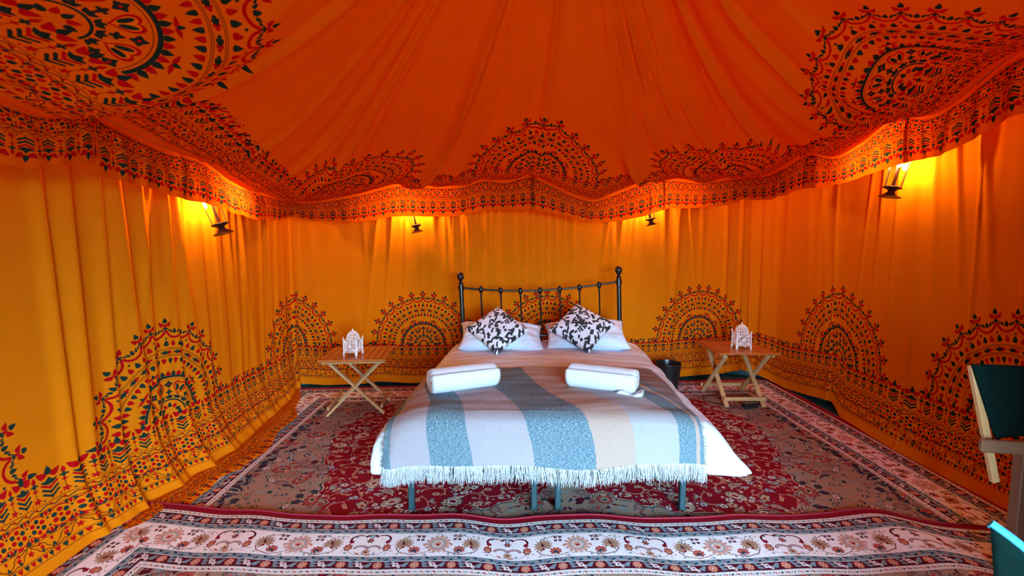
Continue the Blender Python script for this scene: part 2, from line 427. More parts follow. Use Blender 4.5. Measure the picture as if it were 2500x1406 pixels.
class MB:
    """collects solids, links them as ONE mesh object"""
    def __init__(s): s.v, s.f = [], []
    def add(s, v, f):
        n = len(s.v); s.v += [tuple(p) for p in v]; s.f += [tuple(i + n for i in q) for q in f]; return s
    def box(s, c, d, M=None, bev=.0):
        x, y, z = d[0] / 2, d[1] / 2, d[2] / 2; bev = min(bev, x * .9, y * .9, z * .9)
        if bev <= 0:
            v = [Vector((i * x, j * y, k * z)) for k in (-1, 1) for j in (-1, 1) for i in (-1, 1)]
            f = [(0, 2, 3, 1), (4, 5, 7, 6), (0, 1, 5, 4), (2, 6, 7, 3), (0, 4, 6, 2), (1, 3, 7, 5)]
        else:
            bm = bmesh.new(); bmesh.ops.create_cube(bm, size=1)
            for q in bm.verts: q.co = Vector((q.co.x * 2 * x, q.co.y * 2 * y, q.co.z * 2 * z))
            bmesh.ops.bevel(bm, geom=bm.edges[:], offset=bev, segments=1, affect='EDGES'); bm.verts.index_update()
            v = [q.co.copy() for q in bm.verts]; f = [[q.index for q in g.verts] for g in bm.faces]; bm.free()
        c = Vector(c)
        v = [(M @ q if M else q) + c for q in v]
        return s.add(v, f)
    def bar(s, a, b, wd, th, up=(0, 0, 1), bev=.0):
        a, b = Vector(a), Vector(b); z = (b - a); L = z.length; z.normalize(); x = Vector(up).cross(z)
        if x.length < 1e-4: x = Vector((1, 0, 0)).cross(z)
        x.normalize(); y = z.cross(x); M = Matrix((x, y, z)).transposed()
        return s.box((a + b) / 2, (wd, th, L), M, bev)
    def tube(s, pts, r, n=10, caps=True):
        pts = [Vector(p) for p in pts]; rs = r if isinstance(r, (list, tuple)) else [r] * len(pts); V, F = [], []; px = None
        for i, p in enumerate(pts):
            t = (pts[min(i + 1, len(pts) - 1)] - pts[max(i - 1, 0)]).normalized()
            if px is None:
                px = t.cross(Vector((0, 0, 1)))
                if px.length < .05: px = t.cross(Vector((1, 0, 0)))
            px = (px - t * px.dot(t)).normalized(); py = t.cross(px)
            for k in range(n):
                a = 2 * PI * k / n; V.append(p + (px * math.cos(a) + py * math.sin(a)) * rs[i])
        for i in range(len(pts) - 1):
            for k in range(n): F.append((i * n + k, i * n + (k + 1) % n, (i + 1) * n + (k + 1) % n, (i + 1) * n + k))
        if caps: F += [tuple(range(n))[::-1], tuple((len(pts) - 1) * n + k for k in range(n))]
        return s.add(V, F)
    def lathe(s, prof, c=(0, 0, 0), n=20, caps=True):
        V, F = [], []; c = Vector(c)
        for r, z in prof:
            for k in range(n): V.append(c + Vector((r * math.cos(2 * PI * k / n), r * math.sin(2 * PI * k / n), z)))
        for i in range(len(prof) - 1):
            for k in range(n): F.append((i * n + k, i * n + (k + 1) % n, (i + 1) * n + (k + 1) % n, (i + 1) * n + k))
        if caps: F += [tuple(range(n))[::-1], tuple((len(prof) - 1) * n + k for k in range(n))]
        return s.add(V, F)
    def build(s, name, m, parent=None, smooth=False, auto=True, **k):
        o = mobj(name, s.v, s.f, m, parent, smooth, **k)
        if smooth and auto:
            try: o.data.set_sharp_from_angle(angle=R(40))
            except Exception: pass
        return o
def copy_tree(o, parent=None):
    c = o.copy(); C.objects.link(c)
    if parent: c.parent = parent
    for ch in o.children: copy_tree(ch, c)
    return c
def interp(x, tab, j=1):
    xs = [t[0] for t in tab]; return np.interp(x, xs, [t[j] for t in tab])
def smooth_interp(x, tab, j=1):
    """cubic through the points, monotone enough for cloth"""
    xs = np.array([t[0] for t in tab], float); ys = np.array([t[j] for t in tab], float)
    d = np.gradient(ys, xs); x = np.clip(x, xs[0], xs[-1]); i = np.clip(np.searchsorted(xs, x) - 1, 0, len(xs) - 2)
    h = xs[i + 1] - xs[i]; t = (x - xs[i]) / h
    return (2*t**3-3*t**2+1)*ys[i] + (t**3-2*t**2+t)*h*d[i] + (-2*t**3+3*t**2)*ys[i+1] + (t**3-t**2)*h*d[i+1]
class Path:
    def __init__(s, pts, rnd=.12):
        P = [Vector(p) for p in pts]
        L = [0]
        for a, b in zip(P, P[1:]): L.append(L[-1] + (b - a).length)
        s.L, s.P, s.len, s.rnd, s.o = L, P, L[-1], rnd, 0.0
    def raw(s, t):
        t = t + s.o; t = min(max(t, 0), s.len - 1e-6)
        for i in range(len(s.P) - 1):
            if t <= s.L[i + 1]: break
        q = (t - s.L[i]) / (s.L[i + 1] - s.L[i]); return s.P[i].lerp(s.P[i + 1], q)
    def at(s, t):
        r = s.rnd; ws = ((-1, .16), (-.5, .22), (0, .24), (.5, .22), (1, .16))
        p = Vector((0, 0))
        for k, wt in ws: p += s.raw(t + k * r) * wt
        return p
    def nrm(s, t):      # towards the inside of the tent
        a, b = s.at(t - .05), s.at(t + .05); d = (b - a).normalized(); return Vector((d.y, -d.x))

# ------------------------------------------------------------------ materials
IM_CLOTH, IM_VAL, IM_BORDER, IM_FIELD, IM_DAUB = image('block_print', cloth_print()), image('valance_print', valance_print()), image('carpet_border', rug_border()), image('carpet_field', rug_field()), image('brush_daubs', rune())
def cloth_mat(name, im, base=(.63, .168, .003), trans=.30, vh=1.75, v0=-.47, width=1.45):
    m, nt, b = mat(name); L = nt.links.new; nt.nodes.remove(b); out = nt.nodes['Material Output']
    uv = nd(nt, 'ShaderNodeTexCoord'); tx = nd(nt, 'ShaderNodeTexImage', image=im, interpolation='Linear', extension='REPEAT')
    mp = nd(nt, 'ShaderNodeMapping'); mp.inputs['Scale'].default_value = (1, 1 / vh, 1); mp.inputs['Location'].default_value = (0, -v0 / vh, 0)
    L(uv.outputs['UV'], mp.inputs[0]); L(mp.outputs[0], tx.inputs[0])
    n = nd(nt, 'ShaderNodeTexNoise'); n.inputs['Scale'].default_value = 9; n.inputs['Detail'].default_value = 5
    wv = nd(nt, 'ShaderNodeTexNoise'); wv.inputs['Scale'].default_value = 300; wv.inputs['Detail'].default_value = 2
    L(uv.outputs['Object'], n.inputs['Vector']); L(uv.outputs['Object'], wv.inputs['Vector'])
    c1 = nd(nt, 'ShaderNodeMix', data_type='RGBA'); c1.inputs[6].default_value = (base[0] * .93, base[1] * .9, base[2], 1); c1.inputs[7].default_value = (min(1, base[0] * 1.06), base[1] * 1.08, base[2] * 1.1, 1); L(n.outputs[0], c1.inputs[0])
    c2 = nd(nt, 'ShaderNodeMix', data_type='RGBA'); L(tx.outputs['Alpha'], c2.inputs[0]); L(c1.outputs[2], c2.inputs[6]); L(tx.outputs['Color'], c2.inputs[7])
    bp = nd(nt, 'ShaderNodeBump'); bp.inputs['Strength'].default_value = .12; bp.inputs['Distance'].default_value = .003; L(wv.outputs[0], bp.inputs['Height'])
    d = nd(nt, 'ShaderNodeBsdfDiffuse'); t = nd(nt, 'ShaderNodeBsdfTranslucent'); ms = nd(nt, 'ShaderNodeMixShader'); ms.inputs[0].default_value = trans
    L(c2.outputs[2], d.inputs[0]); L(c2.outputs[2], t.inputs[0]); L(bp.outputs[0], d.inputs['Normal']); L(d.outputs[0], ms.inputs[1]); L(t.outputs[0], ms.inputs[2]); L(ms.outputs[0], out.inputs[0])
    return m
M_WALL = cloth_mat('orange_wall_cloth', IM_CLOTH, trans=.12)
M_ROOF = cloth_mat('cream_canvas', IM_VAL, base=(.5, .5, .42), trans=.115)
M_CEIL = cloth_mat('orange_ceiling_cloth', IM_CLOTH, base=(.62, .135, .002), trans=.28)
M_VAL = cloth_mat('orange_valance_cloth', IM_VAL, base=(.64, .10, .0015), trans=.42, vh=.52, v0=0)
def pile_mat(name, im):
    m, nt, b = mat(name); L = nt.links.new
    uv = nd(nt, 'ShaderNodeTexCoord'); tx = nd(nt, 'ShaderNodeTexImage', image=im, extension='REPEAT'); L(uv.outputs['UV'], tx.inputs[0])
    n = nd(nt, 'ShaderNodeTexNoise'); n.inputs['Scale'].default_value = 260; n.inputs['Detail'].default_value = 3; L(uv.outputs['Object'], n.inputs['Vector'])
    hs = nd(nt, 'ShaderNodeHueSaturation'); mr = nd(nt, 'ShaderNodeMapRange'); mr.inputs[3].default_value = .55; mr.inputs[4].default_value = 1.45; L(n.outputs[0], mr.inputs[0]); L(mr.outputs[0], hs.inputs['Value']); L(tx.outputs[0], hs.inputs['Color']); L(hs.outputs[0], b.inputs['Base Color'])
    bp = nd(nt, 'ShaderNodeBump'); bp.inputs['Strength'].default_value = .5; bp.inputs['Distance'].default_value = .004; L(n.outputs[0], bp.inputs['Height']); L(bp.outputs[0], b.inputs['Normal'])
    b.inputs['Roughness'].default_value = .95; b.inputs['Specular IOR Level'].default_value = .1
    return m
M_BORDER, M_FIELD = pile_mat('carpet_border_pile', IM_BORDER), pile_mat('carpet_field_pile', IM_FIELD)
M_TEAL = noisy('teal_canvas', (.004, .055, .065), (.008, .085, .095), .6, 12, bump=.2)
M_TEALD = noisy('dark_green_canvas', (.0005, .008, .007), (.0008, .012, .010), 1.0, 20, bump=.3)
M_BLACK = noisy('black_painted_metal', (.006, .006, .007), (.012, .011, .011), .28, 40)
M_FRAME = noisy('teal_painted_metal', (.002, .026, .036), (.003, .034, .044), .65, 60)
M_WHITE = noisy('white_cotton', (.52, .64, .80), (.58, .70, .86), .85, 6, bump=.15, bscale=60)
M_TOWEL = noisy('white_terry', (.62, .68, .76), (.68, .74, .82), .95, 60, bump=.9, bscale=420)
M_WOOD = noisy('pale_teak', (.42, .22, .085), (.58, .34, .15), .5, 14, stretch=(1, 1, .12), bump=.1)
M_WOODT = noisy('oiled_slat_wood', (.30, .085, .015), (.46, .155, .035), .28, 18, stretch=(.12, 1, 1), bump=.1)
M_WOODD = noisy('brown_wood', (.12, .055, .025), (.2, .1, .05), .5, 14, stretch=(1, 1, .15))
M_WMETAL = noisy('white_enamel', (.74, .72, .72), (.8, .78, .78), .5, 50)
M_BRASS = noisy('dark_bronze', (.05, .022, .012), (.09, .04, .02), .38, 30, metal=.6)
M_PLAST = noisy('black_plastic', (.006, .007, .009), (.01, .011, .013), .3, 40)
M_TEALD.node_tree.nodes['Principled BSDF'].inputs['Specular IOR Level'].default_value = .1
M_LITRIM = noisy('blue_lit_rim', (.02, .22, .36), (.03, .30, .46), .8, 15, bump=.3)  # bright blue put in for the light on the folded chair's edge
def glass():
    m, nt, b = mat('lantern_glass'); nt.nodes.remove(b)
    g = nd(nt, 'ShaderNodeBsdfGlossy'); g.inputs['Roughness'].default_value = .05; t = nd(nt, 'ShaderNodeBsdfTransparent'); x = nd(nt, 'ShaderNodeMixShader'); x.inputs[0].default_value = .06
    nt.links.new(t.outputs[0], x.inputs[1]); nt.links.new(g.outputs[0], x.inputs[2]); nt.links.new(x.outputs[0], nt.nodes['Material Output'].inputs[0]); return m
M_GLASS = glass()
def glow(name, c, s):
    m, nt, b = mat(name); b.inputs['Base Color'].default_value = (0, 0, 0, 1); b.inputs['Emission Color'].default_value = (*c, 1); b.inputs['Emission Strength'].default_value = s; return m
M_BULB = glow('lantern_bulb', (1, .58, .20), 950)
M_CANDLE = glow('tealight_flame', (1, .62, .15), 30)
def blanket_mat():
    m, nt, b = mat('striped_wool'); L = nt.links.new
    tc = nd(nt, 'ShaderNodeTexCoord'); sp = nd(nt, 'ShaderNodeSeparateXYZ'); L(tc.outputs['UV'], sp.inputs[0])
    cr = nd(nt, 'ShaderNodeValToRGB'); cr.color_ramp.interpolation = 'CONSTANT'; L(sp.outputs[0], cr.inputs[0])
    blue, cream, cream2, peach, brown = lin(hexc('385c69')), lin(hexc('8e868b')), lin(hexc('908f92')), lin(hexc('9c8577')), lin(hexc('6e5c58'))
    # UV x runs 0..1 over the foot, up to 1.25 where the far edge is folded under; ramp input is x/1.25
    st = [(0, brown), (.006, blue), (.075, cream), (.246, blue), (.355, cream), (.50, blue), (.645, peach), (.75, cream2), (.88, blue), (.955, peach), (.972, blue), (.998, brown)]
    e = cr.color_ramp.elements
    while len(e) > 1: e.remove(e[0])
    e[0].position = 0; e[0].color = (*st[0][1], 1)
    for p, c in st[1:]:
        q = e.new(p / 1.25); q.color = (*c, 1)
    sc_ = nd(nt, 'ShaderNodeMath', operation='DIVIDE'); sc_.inputs[1].default_value = 1.25; L(sp.outputs[0], sc_.inputs[0]); L(sc_.outputs[0], cr.inputs[0])
    mp = nd(nt, 'ShaderNodeMapping'); mp.inputs['Scale'].default_value = (90, 420, 1); L(tc.outputs['UV'], mp.inputs[0])
    n = nd(nt, 'ShaderNodeTexNoise'); n.inputs['Scale'].default_value = 1.6; n.inputs['Detail'].default_value = 2; L(mp.outputs[0], n.inputs['Vector'])
    n3 = nd(nt, 'ShaderNodeTexNoise'); n3.inputs['Scale'].default_value = 330; n3.inputs['Detail'].default_value = 2; L(tc.outputs['Object'], n3.inputs['Vector'])
    mm = nd(nt, 'ShaderNodeMath', operation='MULTIPLY_ADD'); mm.inputs[1].default_value = .6; L(n.outputs[0], mm.inputs[0]); m4 = nd(nt, 'ShaderNodeMath', operation='MULTIPLY'); m4.inputs[1].default_value = .4; L(n3.outputs[0], m4.inputs[0]); L(m4.outputs[0], mm.inputs[2])
    # white weft flecks, strongest on the blue
    isb = nd(nt, 'ShaderNodeSeparateColor'); L(cr.outputs[0], isb.inputs[0])
    rg = nd(nt, 'ShaderNodeMapRange'); rg.inputs[1].default_value = .46; rg.inputs[2].default_value = .62; L(mm.outputs[0], rg.inputs[0])
    k = nd(nt, 'ShaderNodeMapRange'); k.inputs[1].default_value = .1; k.inputs[2].default_value = .4; k.inputs[3].default_value = .75; k.inputs[4].default_value = .25; L(isb.outputs[0], k.inputs[0])
    mu = nd(nt, 'ShaderNodeMath', operation='MULTIPLY'); L(rg.outputs[0], mu.inputs[0]); L(k.outputs[0], mu.inputs[1])
    mx = nd(nt, 'ShaderNodeMix', data_type='RGBA'); mx.inputs[7].default_value = (.36, .42, .48, 1); L(mu.outputs[0], mx.inputs[0]); L(cr.outputs[0], mx.inputs[6]); L(mx.outputs[2], b.inputs['Base Color'])
    bp = nd(nt, 'ShaderNodeBump'); bp.inputs['Strength'].default_value = .5; bp.inputs['Distance'].default_value = .003; L(mm.outputs[0], bp.inputs['Height']); L(bp.outputs[0], b.inputs['Normal']); b.inputs['Roughness'].default_value = .95; b.inputs['Specular IOR Level'].default_value = .1
    return m
M_THROW = blanket_mat()
M_FRINGE = noisy('cream_wool_strands', (.44, .48, .52), (.52, .55, .58), .9, 30)
M_FRINGEB = noisy('brown_wool_strands', (.22, .17, .15), (.42, .36, .33), .9, 90)
def daub_mat():
    m, nt, b = mat('brush_daub_cotton'); tc = nd(nt, 'ShaderNodeTexCoord'); tx = nd(nt, 'ShaderNodeTexImage', image=IM_DAUB, extension='REPEAT'); nt.links.new(tc.outputs['UV'], tx.inputs[0]); nt.links.new(tx.outputs[0], b.inputs['Base Color']); b.inputs['Roughness'].default_value = .85; return m
M_DAUB = daub_mat()

# ------------------------------------------------------------------ tent shell
WP = Path([(-2.22,-1.4),(-2.25,-1.1),(-2.3,1.0),(-2.3,2.2),(-2.3,3.4),(-2.35,4.6),(-2.38,5.0),(-1.2,5.05),(.4,5.12),(1.6,5.2),(2.3,5.35),(2.8,5.42),(3.0,5.1),(3.06,4.2),(3.0,3.4),(2.98,2.6),(3.0,1),(2.95,-1.1),(2.93,-1.4)], .07)
WP.o = WP.L[1]
EP = Path([(-1.75,-.9),(-1.75,.2),(-1.85,1.9),(-1.95,2.6),(-2.02,3.3),(-2.06,4.1),(-2.0,4.5),(-1.6,4.62),(-1.05,4.6),(-.4,4.6),(.2,4.5),(.85,4.62),(1.35,4.62),(1.95,4.75),(2.35,4.7),(2.55,4.3),(2.6,3.7),(2.6,3.1),(2.6,2.4),(2.6,.3),(2.6,-.9)], .10)
SEAM = [(0, 2.35), (1.2, 2.3), (2.2, 2.14), (2.589, 2.086), (2.676, 2.08), (2.811, 2.1), (2.925, 2.192), (3.062, 2.153), (3.283, 2.123), (3.518, 2.107), (3.876, 2.117), (4.221, 2.034), (4.759, 2.001), (5.224, 1.984), (5.606, 2.029), (5.921, 2.104), (6.337, 2.195), (6.622, 2.174), (6.948, 2.182), (7.155, 2.24), (7.361, 2.215), (7.644, 2.263), (7.809, 2.193), (8.061, 2.079), (8.276, 2.035), (8.481, 2.105), (8.785, 2.225), (8.94, 2.254), (9.445, 2.24), (9.763, 2.271), (10.086, 2.269), (10.546, 2.382), (10.841, 2.29), (11.093, 2.329), (11.441, 2.452), (11.657, 2.377), (11.86, 2.423), (12.051, 2.52), (12.4, 2.55), (13.5, 2.45), (15.47, 2.35)]
HEM = [(0, 2.0), (1.2, 1.95), (2.2, 1.86), (2.566, 1.844), (2.654, 1.849), (2.773, 1.885), (3.002, 1.933), (3.009, 1.885), (3.287, 1.867), (3.564, 1.85), (3.894, 1.843), (4.198, 1.8), (4.538, 1.778), (4.96, 1.787), (5.215, 1.851), (5.487, 1.814), (5.79, 1.799), (6.247, 1.868), (6.576, 1.86), (6.834, 1.872), (7.14, 1.915), (7.633, 1.936), (7.903, 1.884), (8.202, 1.815), (8.491, 1.82), (8.774, 1.861), (9.063, 1.959), (9.366, 1.965), (9.668, 1.98), (9.824, 2.044), (10.115, 2.017), (10.394, 2.062), (10.773, 2.066), (11.059, 2.061), (11.486, 2.122), (11.543, 2.119), (11.746, 2.113), (11.958, 2.158), (12.137, 2.227), (12.4, 2.25), (13.5, 2.1), (15.47, 2.0)]
rng = random.Random(7)
def prof(x, k):
    return math.exp(-x * x) if k == 0 else math.exp(-abs(x) * 1.6)
class Folds:
    def __init__(s, items): s.items = items          # (pos, drift over the height, amplitude, width, kind, fade 0 both / 1 top / -1 bottom)
    def __call__(s, p, t, wscale=1.0):
        d = 0
        for (q, dr, a, wd, k, fd) in s.items:
            x = p - q - dr * (1 - t)
            if abs(x) > 4 * wd: continue
            f = 1 if fd == 0 else (t ** 1.5 if fd == 1 else (1 - t) ** 1.2)
            d += a * prof(x / wd, k) * f
        return d
    def grid(s, P, T):
        """P (n,1), T (1,m) arrays -> displacement"""
        D = np.zeros((P.shape[0], T.shape[1]))
        for (q, dr, a, wd, k, fd) in s.items:
            i0, i1 = np.searchsorted(P[:, 0], (q - abs(dr) - 4 * wd, q + abs(dr) + 4 * wd))
            if i1 <= i0: continue
            x = (P[i0:i1] - q - dr * (1 - T)) / wd
            g = np.exp(-x * x) if k == 0 else np.exp(-np.abs(x) * 1.6)
            D[i0:i1] += a * g * (1 if fd == 0 else (T ** 1.5 if fd == 1 else (1 - T) ** 1.2))
        return D
# left wall: long heavy folds that spread towards the floor; back: fine creases; right: tight sheets with seams
items = []
for q, dr, a in ((3.30, .10, .05), (3.47, .0, .045), (3.62, .03, .06), (3.74, .16, .035), (3.92, .06, .03), (4.12, .05, .045), (4.20, .22, .03), (4.45, .05, .022), (4.66, .1, .02), (4.9, .02, .02), (5.02, .0, .018), (5.34, -.05, .04), (5.48, .02, .02), (5.62, -.02, .025), (5.76, .03, .02)):
    a *= rng.uniform(.45, 1.05); items += [(q, dr, a, .034, 0, 0), (q + .05, dr * 1.1, -a * .55, .045, 0, 0)]
for q, dr, a in ((3.42, .12, .05), (3.7, .2, .045), (4.0, .16, .05), (4.33, .1, .03), (5.1, .06, .03)): items += [(q, dr, a, .085, 0, -1)]
for q, dr, a in ((5.93, .02, .05), (5.985, .0, -.03)): items += [(q, dr, a, .02, 1, 0)]
for i in range(16):
    q = 7.85 + i * .086 + rng.uniform(-.02, .02); items.append((q, rng.uniform(-.05, .05), rng.uniform(.006, .017), rng.uniform(.012, .026), rng.choice((0, 1)), rng.choice((0, 0, 1))))
for q, dr, a, wd in ((6.25, .1, .012, .05), (6.55, -.25, .012, .07), (6.95, .05, .012, .05), (7.2, -.1, .016, .05), (7.42, .12, .02, .03), (7.62, -.03, .018, .025), (7.74, .02, .02, .02), (9.58, .12, .02, .035), (9.72, .05, .015, .03), (10.0, -.12, .02, .04), (10.2, .1, .02, .03), (10.42, -.1, .025, .035), (10.7, .03, .012, .03),
                    (11.0, .06, .03, .03), (11.1, -.03, -.03, .04), (11.2, .02, .035, .03), (11.36, .01, .03, .025), (11.45, .0, -.03, .03), (11.62, .02, .02, .03), (11.85, -.15, .012, .04), (12.1, .1, .014, .05), (12.3, -.05, .012, .04)):
    items.append((q, dr, a, wd, 0, 0 if abs(a) > .02 else 1))
for q, a in ((12.49, .02), (13.40, .018), (13.85, .014), (14.4, .012), (14.9, .012)): items.append((q, .02, a, .012, 1, 0))
for i in range(46):
    q = rng.uniform(3, 14.5); items.append((q, rng.uniform(-.35, .35), rng.uniform(.002, .007), rng.uniform(.02, .06), 0, rng.choice((1, 1, -1, 0))))
for s0 in (4.46, 7.47, 10.03, 13.37):   # swags where the lanterns pull the cloth
    for d, dr in ((-.13, .10), (.14, -.12), (-.26, .22), (.28, -.24), (-.40, .30), (.45, -.3)):
        items += [(s0 + d, -dr, rng.uniform(.016, .028), rng.uniform(.018, .032), 0, 1)]
for i in range(12):       # gathers pulled tight under the eaves
    q = rng.uniform(5.9, 14.5); items.append((q, rng.uniform(-.25, .25), rng.uniform(.005, .010), rng.uniform(.014, .028), 0, 1))
WF = Folds(items)
ZH = [(0, .0), (5.5, .0), (5.9, .01), (5.98, .05), (6.2, .035), (6.4, .02), (6.8, .03), (7.0, .055), (7.3, .03), (8.5, .04), (10.1, .03), (10.44, .035), (11.04, .05), (11.25, .09), (11.46, .075), (11.69, .03), (11.9, .02), (12.2, .05), (12.57, .10), (12.68, .04), (12.75, .0), (13.1, .0), (17.89, .0)]
FLARE = [(0, .12), (3, .15), (3.7, .14), (4.2, .17), (4.6, .20), (5.0, .16), (5.5, .12), (5.9, .04), (6, .02), (12.6, .02), (12.8, .05), (13.2, .07), (14.5, .05), (17.89, .03)]
ZT = [(0, 2.45), (5, 2.35), (7.5, 2.3), (10, 2.35), (12, 2.5), (14, 2.6), (17.89, 2.5)]
CEN = [-.6, 1.0, 2.6, 4.056, 5.95, 7.488, 8.884, 10.696, 12.613, 14.143, 15.7, 17.2, 18.7]
def wall_u(sv, prev):
    """texture position along the wall and whether only the border is printed there"""
    i = min(range(len(CEN)), key=lambda k: abs(CEN[k] - sv)); d = sv - CEN[i]
    if abs(d) <= .58: return .5 + d * 1.06 / 1.45, False
    j = i if d > 0 else i - 1
    if j < 0 or j + 1 >= len(CEN): return .5 + d * 1.06 / 1.45, True
    g = CEN[j + 1] - CEN[j] - 1.16; e = 1 - 2 * .58 * 1.06 / 1.45; k = max(0, round((g * 1.06 / 1.45 - e) / .5)); t = (sv - CEN[j] - .58) / g
    return 1 - e / 2 + t * (e + .5 * k), True
def wall_point(s, v, fd=None):
    """v: height along the cloth from the hem, metres"""
    zt = float(interp(s, ZT)); zh = float(interp(s, ZH)); t = v / 2.4
    p = WP.at(s); n = WP.nrm(s); fl = float(interp(s, FLARE))
    tt = max(0, 1 - v / .55)
    off = (WF(s, t) if fd is None else fd) + fl * tt ** 2.2 + .012 * noise.noise(Vector((s * 1.3, v * .8, 1))) + .012 * t
    q = p + n * off; z = zh + (zt - zh) * t
    return Vector((q.x, q.y, z)), n
def wall(name, s0, s1, skirt, label, ds=.0115, rows=110):
    ns = int((s1 - s0) / ds) + 1; S = np.linspace(s0, s1, ns); V, F, U = [], [], []
    vs = [2.4 * (j / rows) ** 1.15 for j in range(rows + 1)]; vs[0] = 0
    sk = 14 if skirt else 0
    cells = []
    for i in range(ns - 1):
        m_, g_ = wall_u((S[i] + S[i + 1]) / 2, 0); h_ = wall_u((S[i] + S[i + 1]) / 2 + .001, 0)[0] - m_; h_ = h_ / .001 * (S[i + 1] - S[i]) / 2; cells.append((m_ - h_, m_ + h_, g_))
    D = WF.grid(S[:, None], np.array(vs)[None, :] / 2.4)
    for i, s in enumerate(S):
        if sk:
            b, n = wall_point(s, 0, .4 * float(D[i, 0])); wd = .20 + .05 * noise.noise(Vector((s * 2.1, 3, 0))) + .03 * math.sin(s * 9)
            wd *= min(1, max(.02, (6.0 - s) * 1.1))
            for j in range(sk):
                q = (sk - j) / sk
                zz = .014 + .035 * (.5 + noise.noise(Vector((s * 3.2, q * 1.2, 2)))) * math.sin(q * PI) * .6 + .02 * (1 - q)
                V.append((b.x + n.x * wd * q, b.y + n.y * wd * q, zz))
        p = WP.at(s); n = WP.nrm(s); zt = float(interp(s, ZT)); zh = float(interp(s, ZH)); fl = float(interp(s, FLARE))
        for j, v in enumerate(vs):
            t = v / 2.4; off = D[i, j] + fl * max(0, 1 - v / .55) ** 2.2 + .012 * noise.noise(Vector((s * 1.3, v * .8, 1))) + .012 * t
            V.append((p.x + n.x * off, p.y + n.y * off, zh + (zt - zh) * t))
    nr = sk + rows + 1; vv = [-.46 * (sk - j) / sk for j in range(sk)] + [min(v, 1.25) for v in vs]
    for i in range(ns - 1):
        for j in range(nr - 1):
            a = i * nr + j; F.append((a, a + nr, a + nr + 1, a + 1)); u0, u1, gp = cells[i]; U += [(0, 1.25)] * 4 if gp and vv[j] > .49 else [(u0, vv[j]), (u1, vv[j]), (u1, vv[j + 1]), (u0, vv[j + 1])]
    return mobj(name, V, F, M_WALL, uv=U, kind='structure', label=label)
wall('wall_left', -.29, 5.965, True, 'left hanging orange cloth wall with heavy folds and printed half-round motifs')
wall('wall_back', 5.965, 11.40, False, 'back orange cloth wall behind the bed with a printed border above its hem')
wall('wall_right', 11.40, 18.15, False, 'right orange cloth wall, dim and red, sloping away behind the folding chair')
# outer canvas wall, ring and roof (keeps the daylight out; shows as the teal strip under the cloth hem)
def outer():
    V, F = [], []; n = 90
    for i in range(n + 1):
        s = WP.len * i / n - WP.o; p = WP.at(s); q = p - WP.nrm(s) * .14
        V += [(q.x, q.y, -.01), (q.x, q.y, 2.85)]
    for i in range(n): F.append((2 * i, 2 * i + 2, 2 * i + 3, 2 * i + 1))
    k = len(V); apex = (.3, 2.2, 4.6); V.append(apex)
    V2 = list(V); F2 = [(2 * i + 1, 2 * i + 3, k) for i in range(n)] + [(1, 2 * n + 1, k)]
    mobj('roof', V2, F2, M_ROOF, smooth=False, kind='structure', label='pale canvas roof above the orange ceiling cloth')
    # front with the entrance
    a, b = Vector(V[0]), Vector(V[2 * n]); y = -1.4
    X = [a.x, DOOR[0], DOOR[1], b.x]
    m = len(V)
    for x in X: V += [(x, y, -.01), (x, y, DOOR[2]), (x, y, 2.85)]
    F += [(m, m + 3, m + 4, m + 1), (m + 1, m + 4, m + 5, m + 2), (m + 4, m + 7, m + 8, m + 5), (m + 6, m + 9, m + 10, m + 7), (m + 7, m + 10, m + 11, m + 8)]
    o = mobj('wall_outer', V, F, M_TEAL, smooth=False, kind='structure', label='teal canvas of the tent, seen as a strip under the back hem')
    return o
outer()
V, F = [], []
for i in range(30):
    t = i / 29; x = 2.25 - .53 * t; y = -1.38 + 2.33 * t + .03 * math.sin(t * 20)
    for j in range(8): V.append((x + .03 * math.sin(t * 25 + j * .2), y, .02 + j / 7 * (2.15 - .05 * t)))
for i in range(29):
    for j in range(7): A = i * 8 + j; F.append((A, A + 8, A + 9, A + 1))
mobj('wall_shade_flap', V, F, M_TEAL, kind='structure', label='unseen teal canvas flap, added to keep entrance light off the right wall')  # out of view; added to block entrance light from the right wall

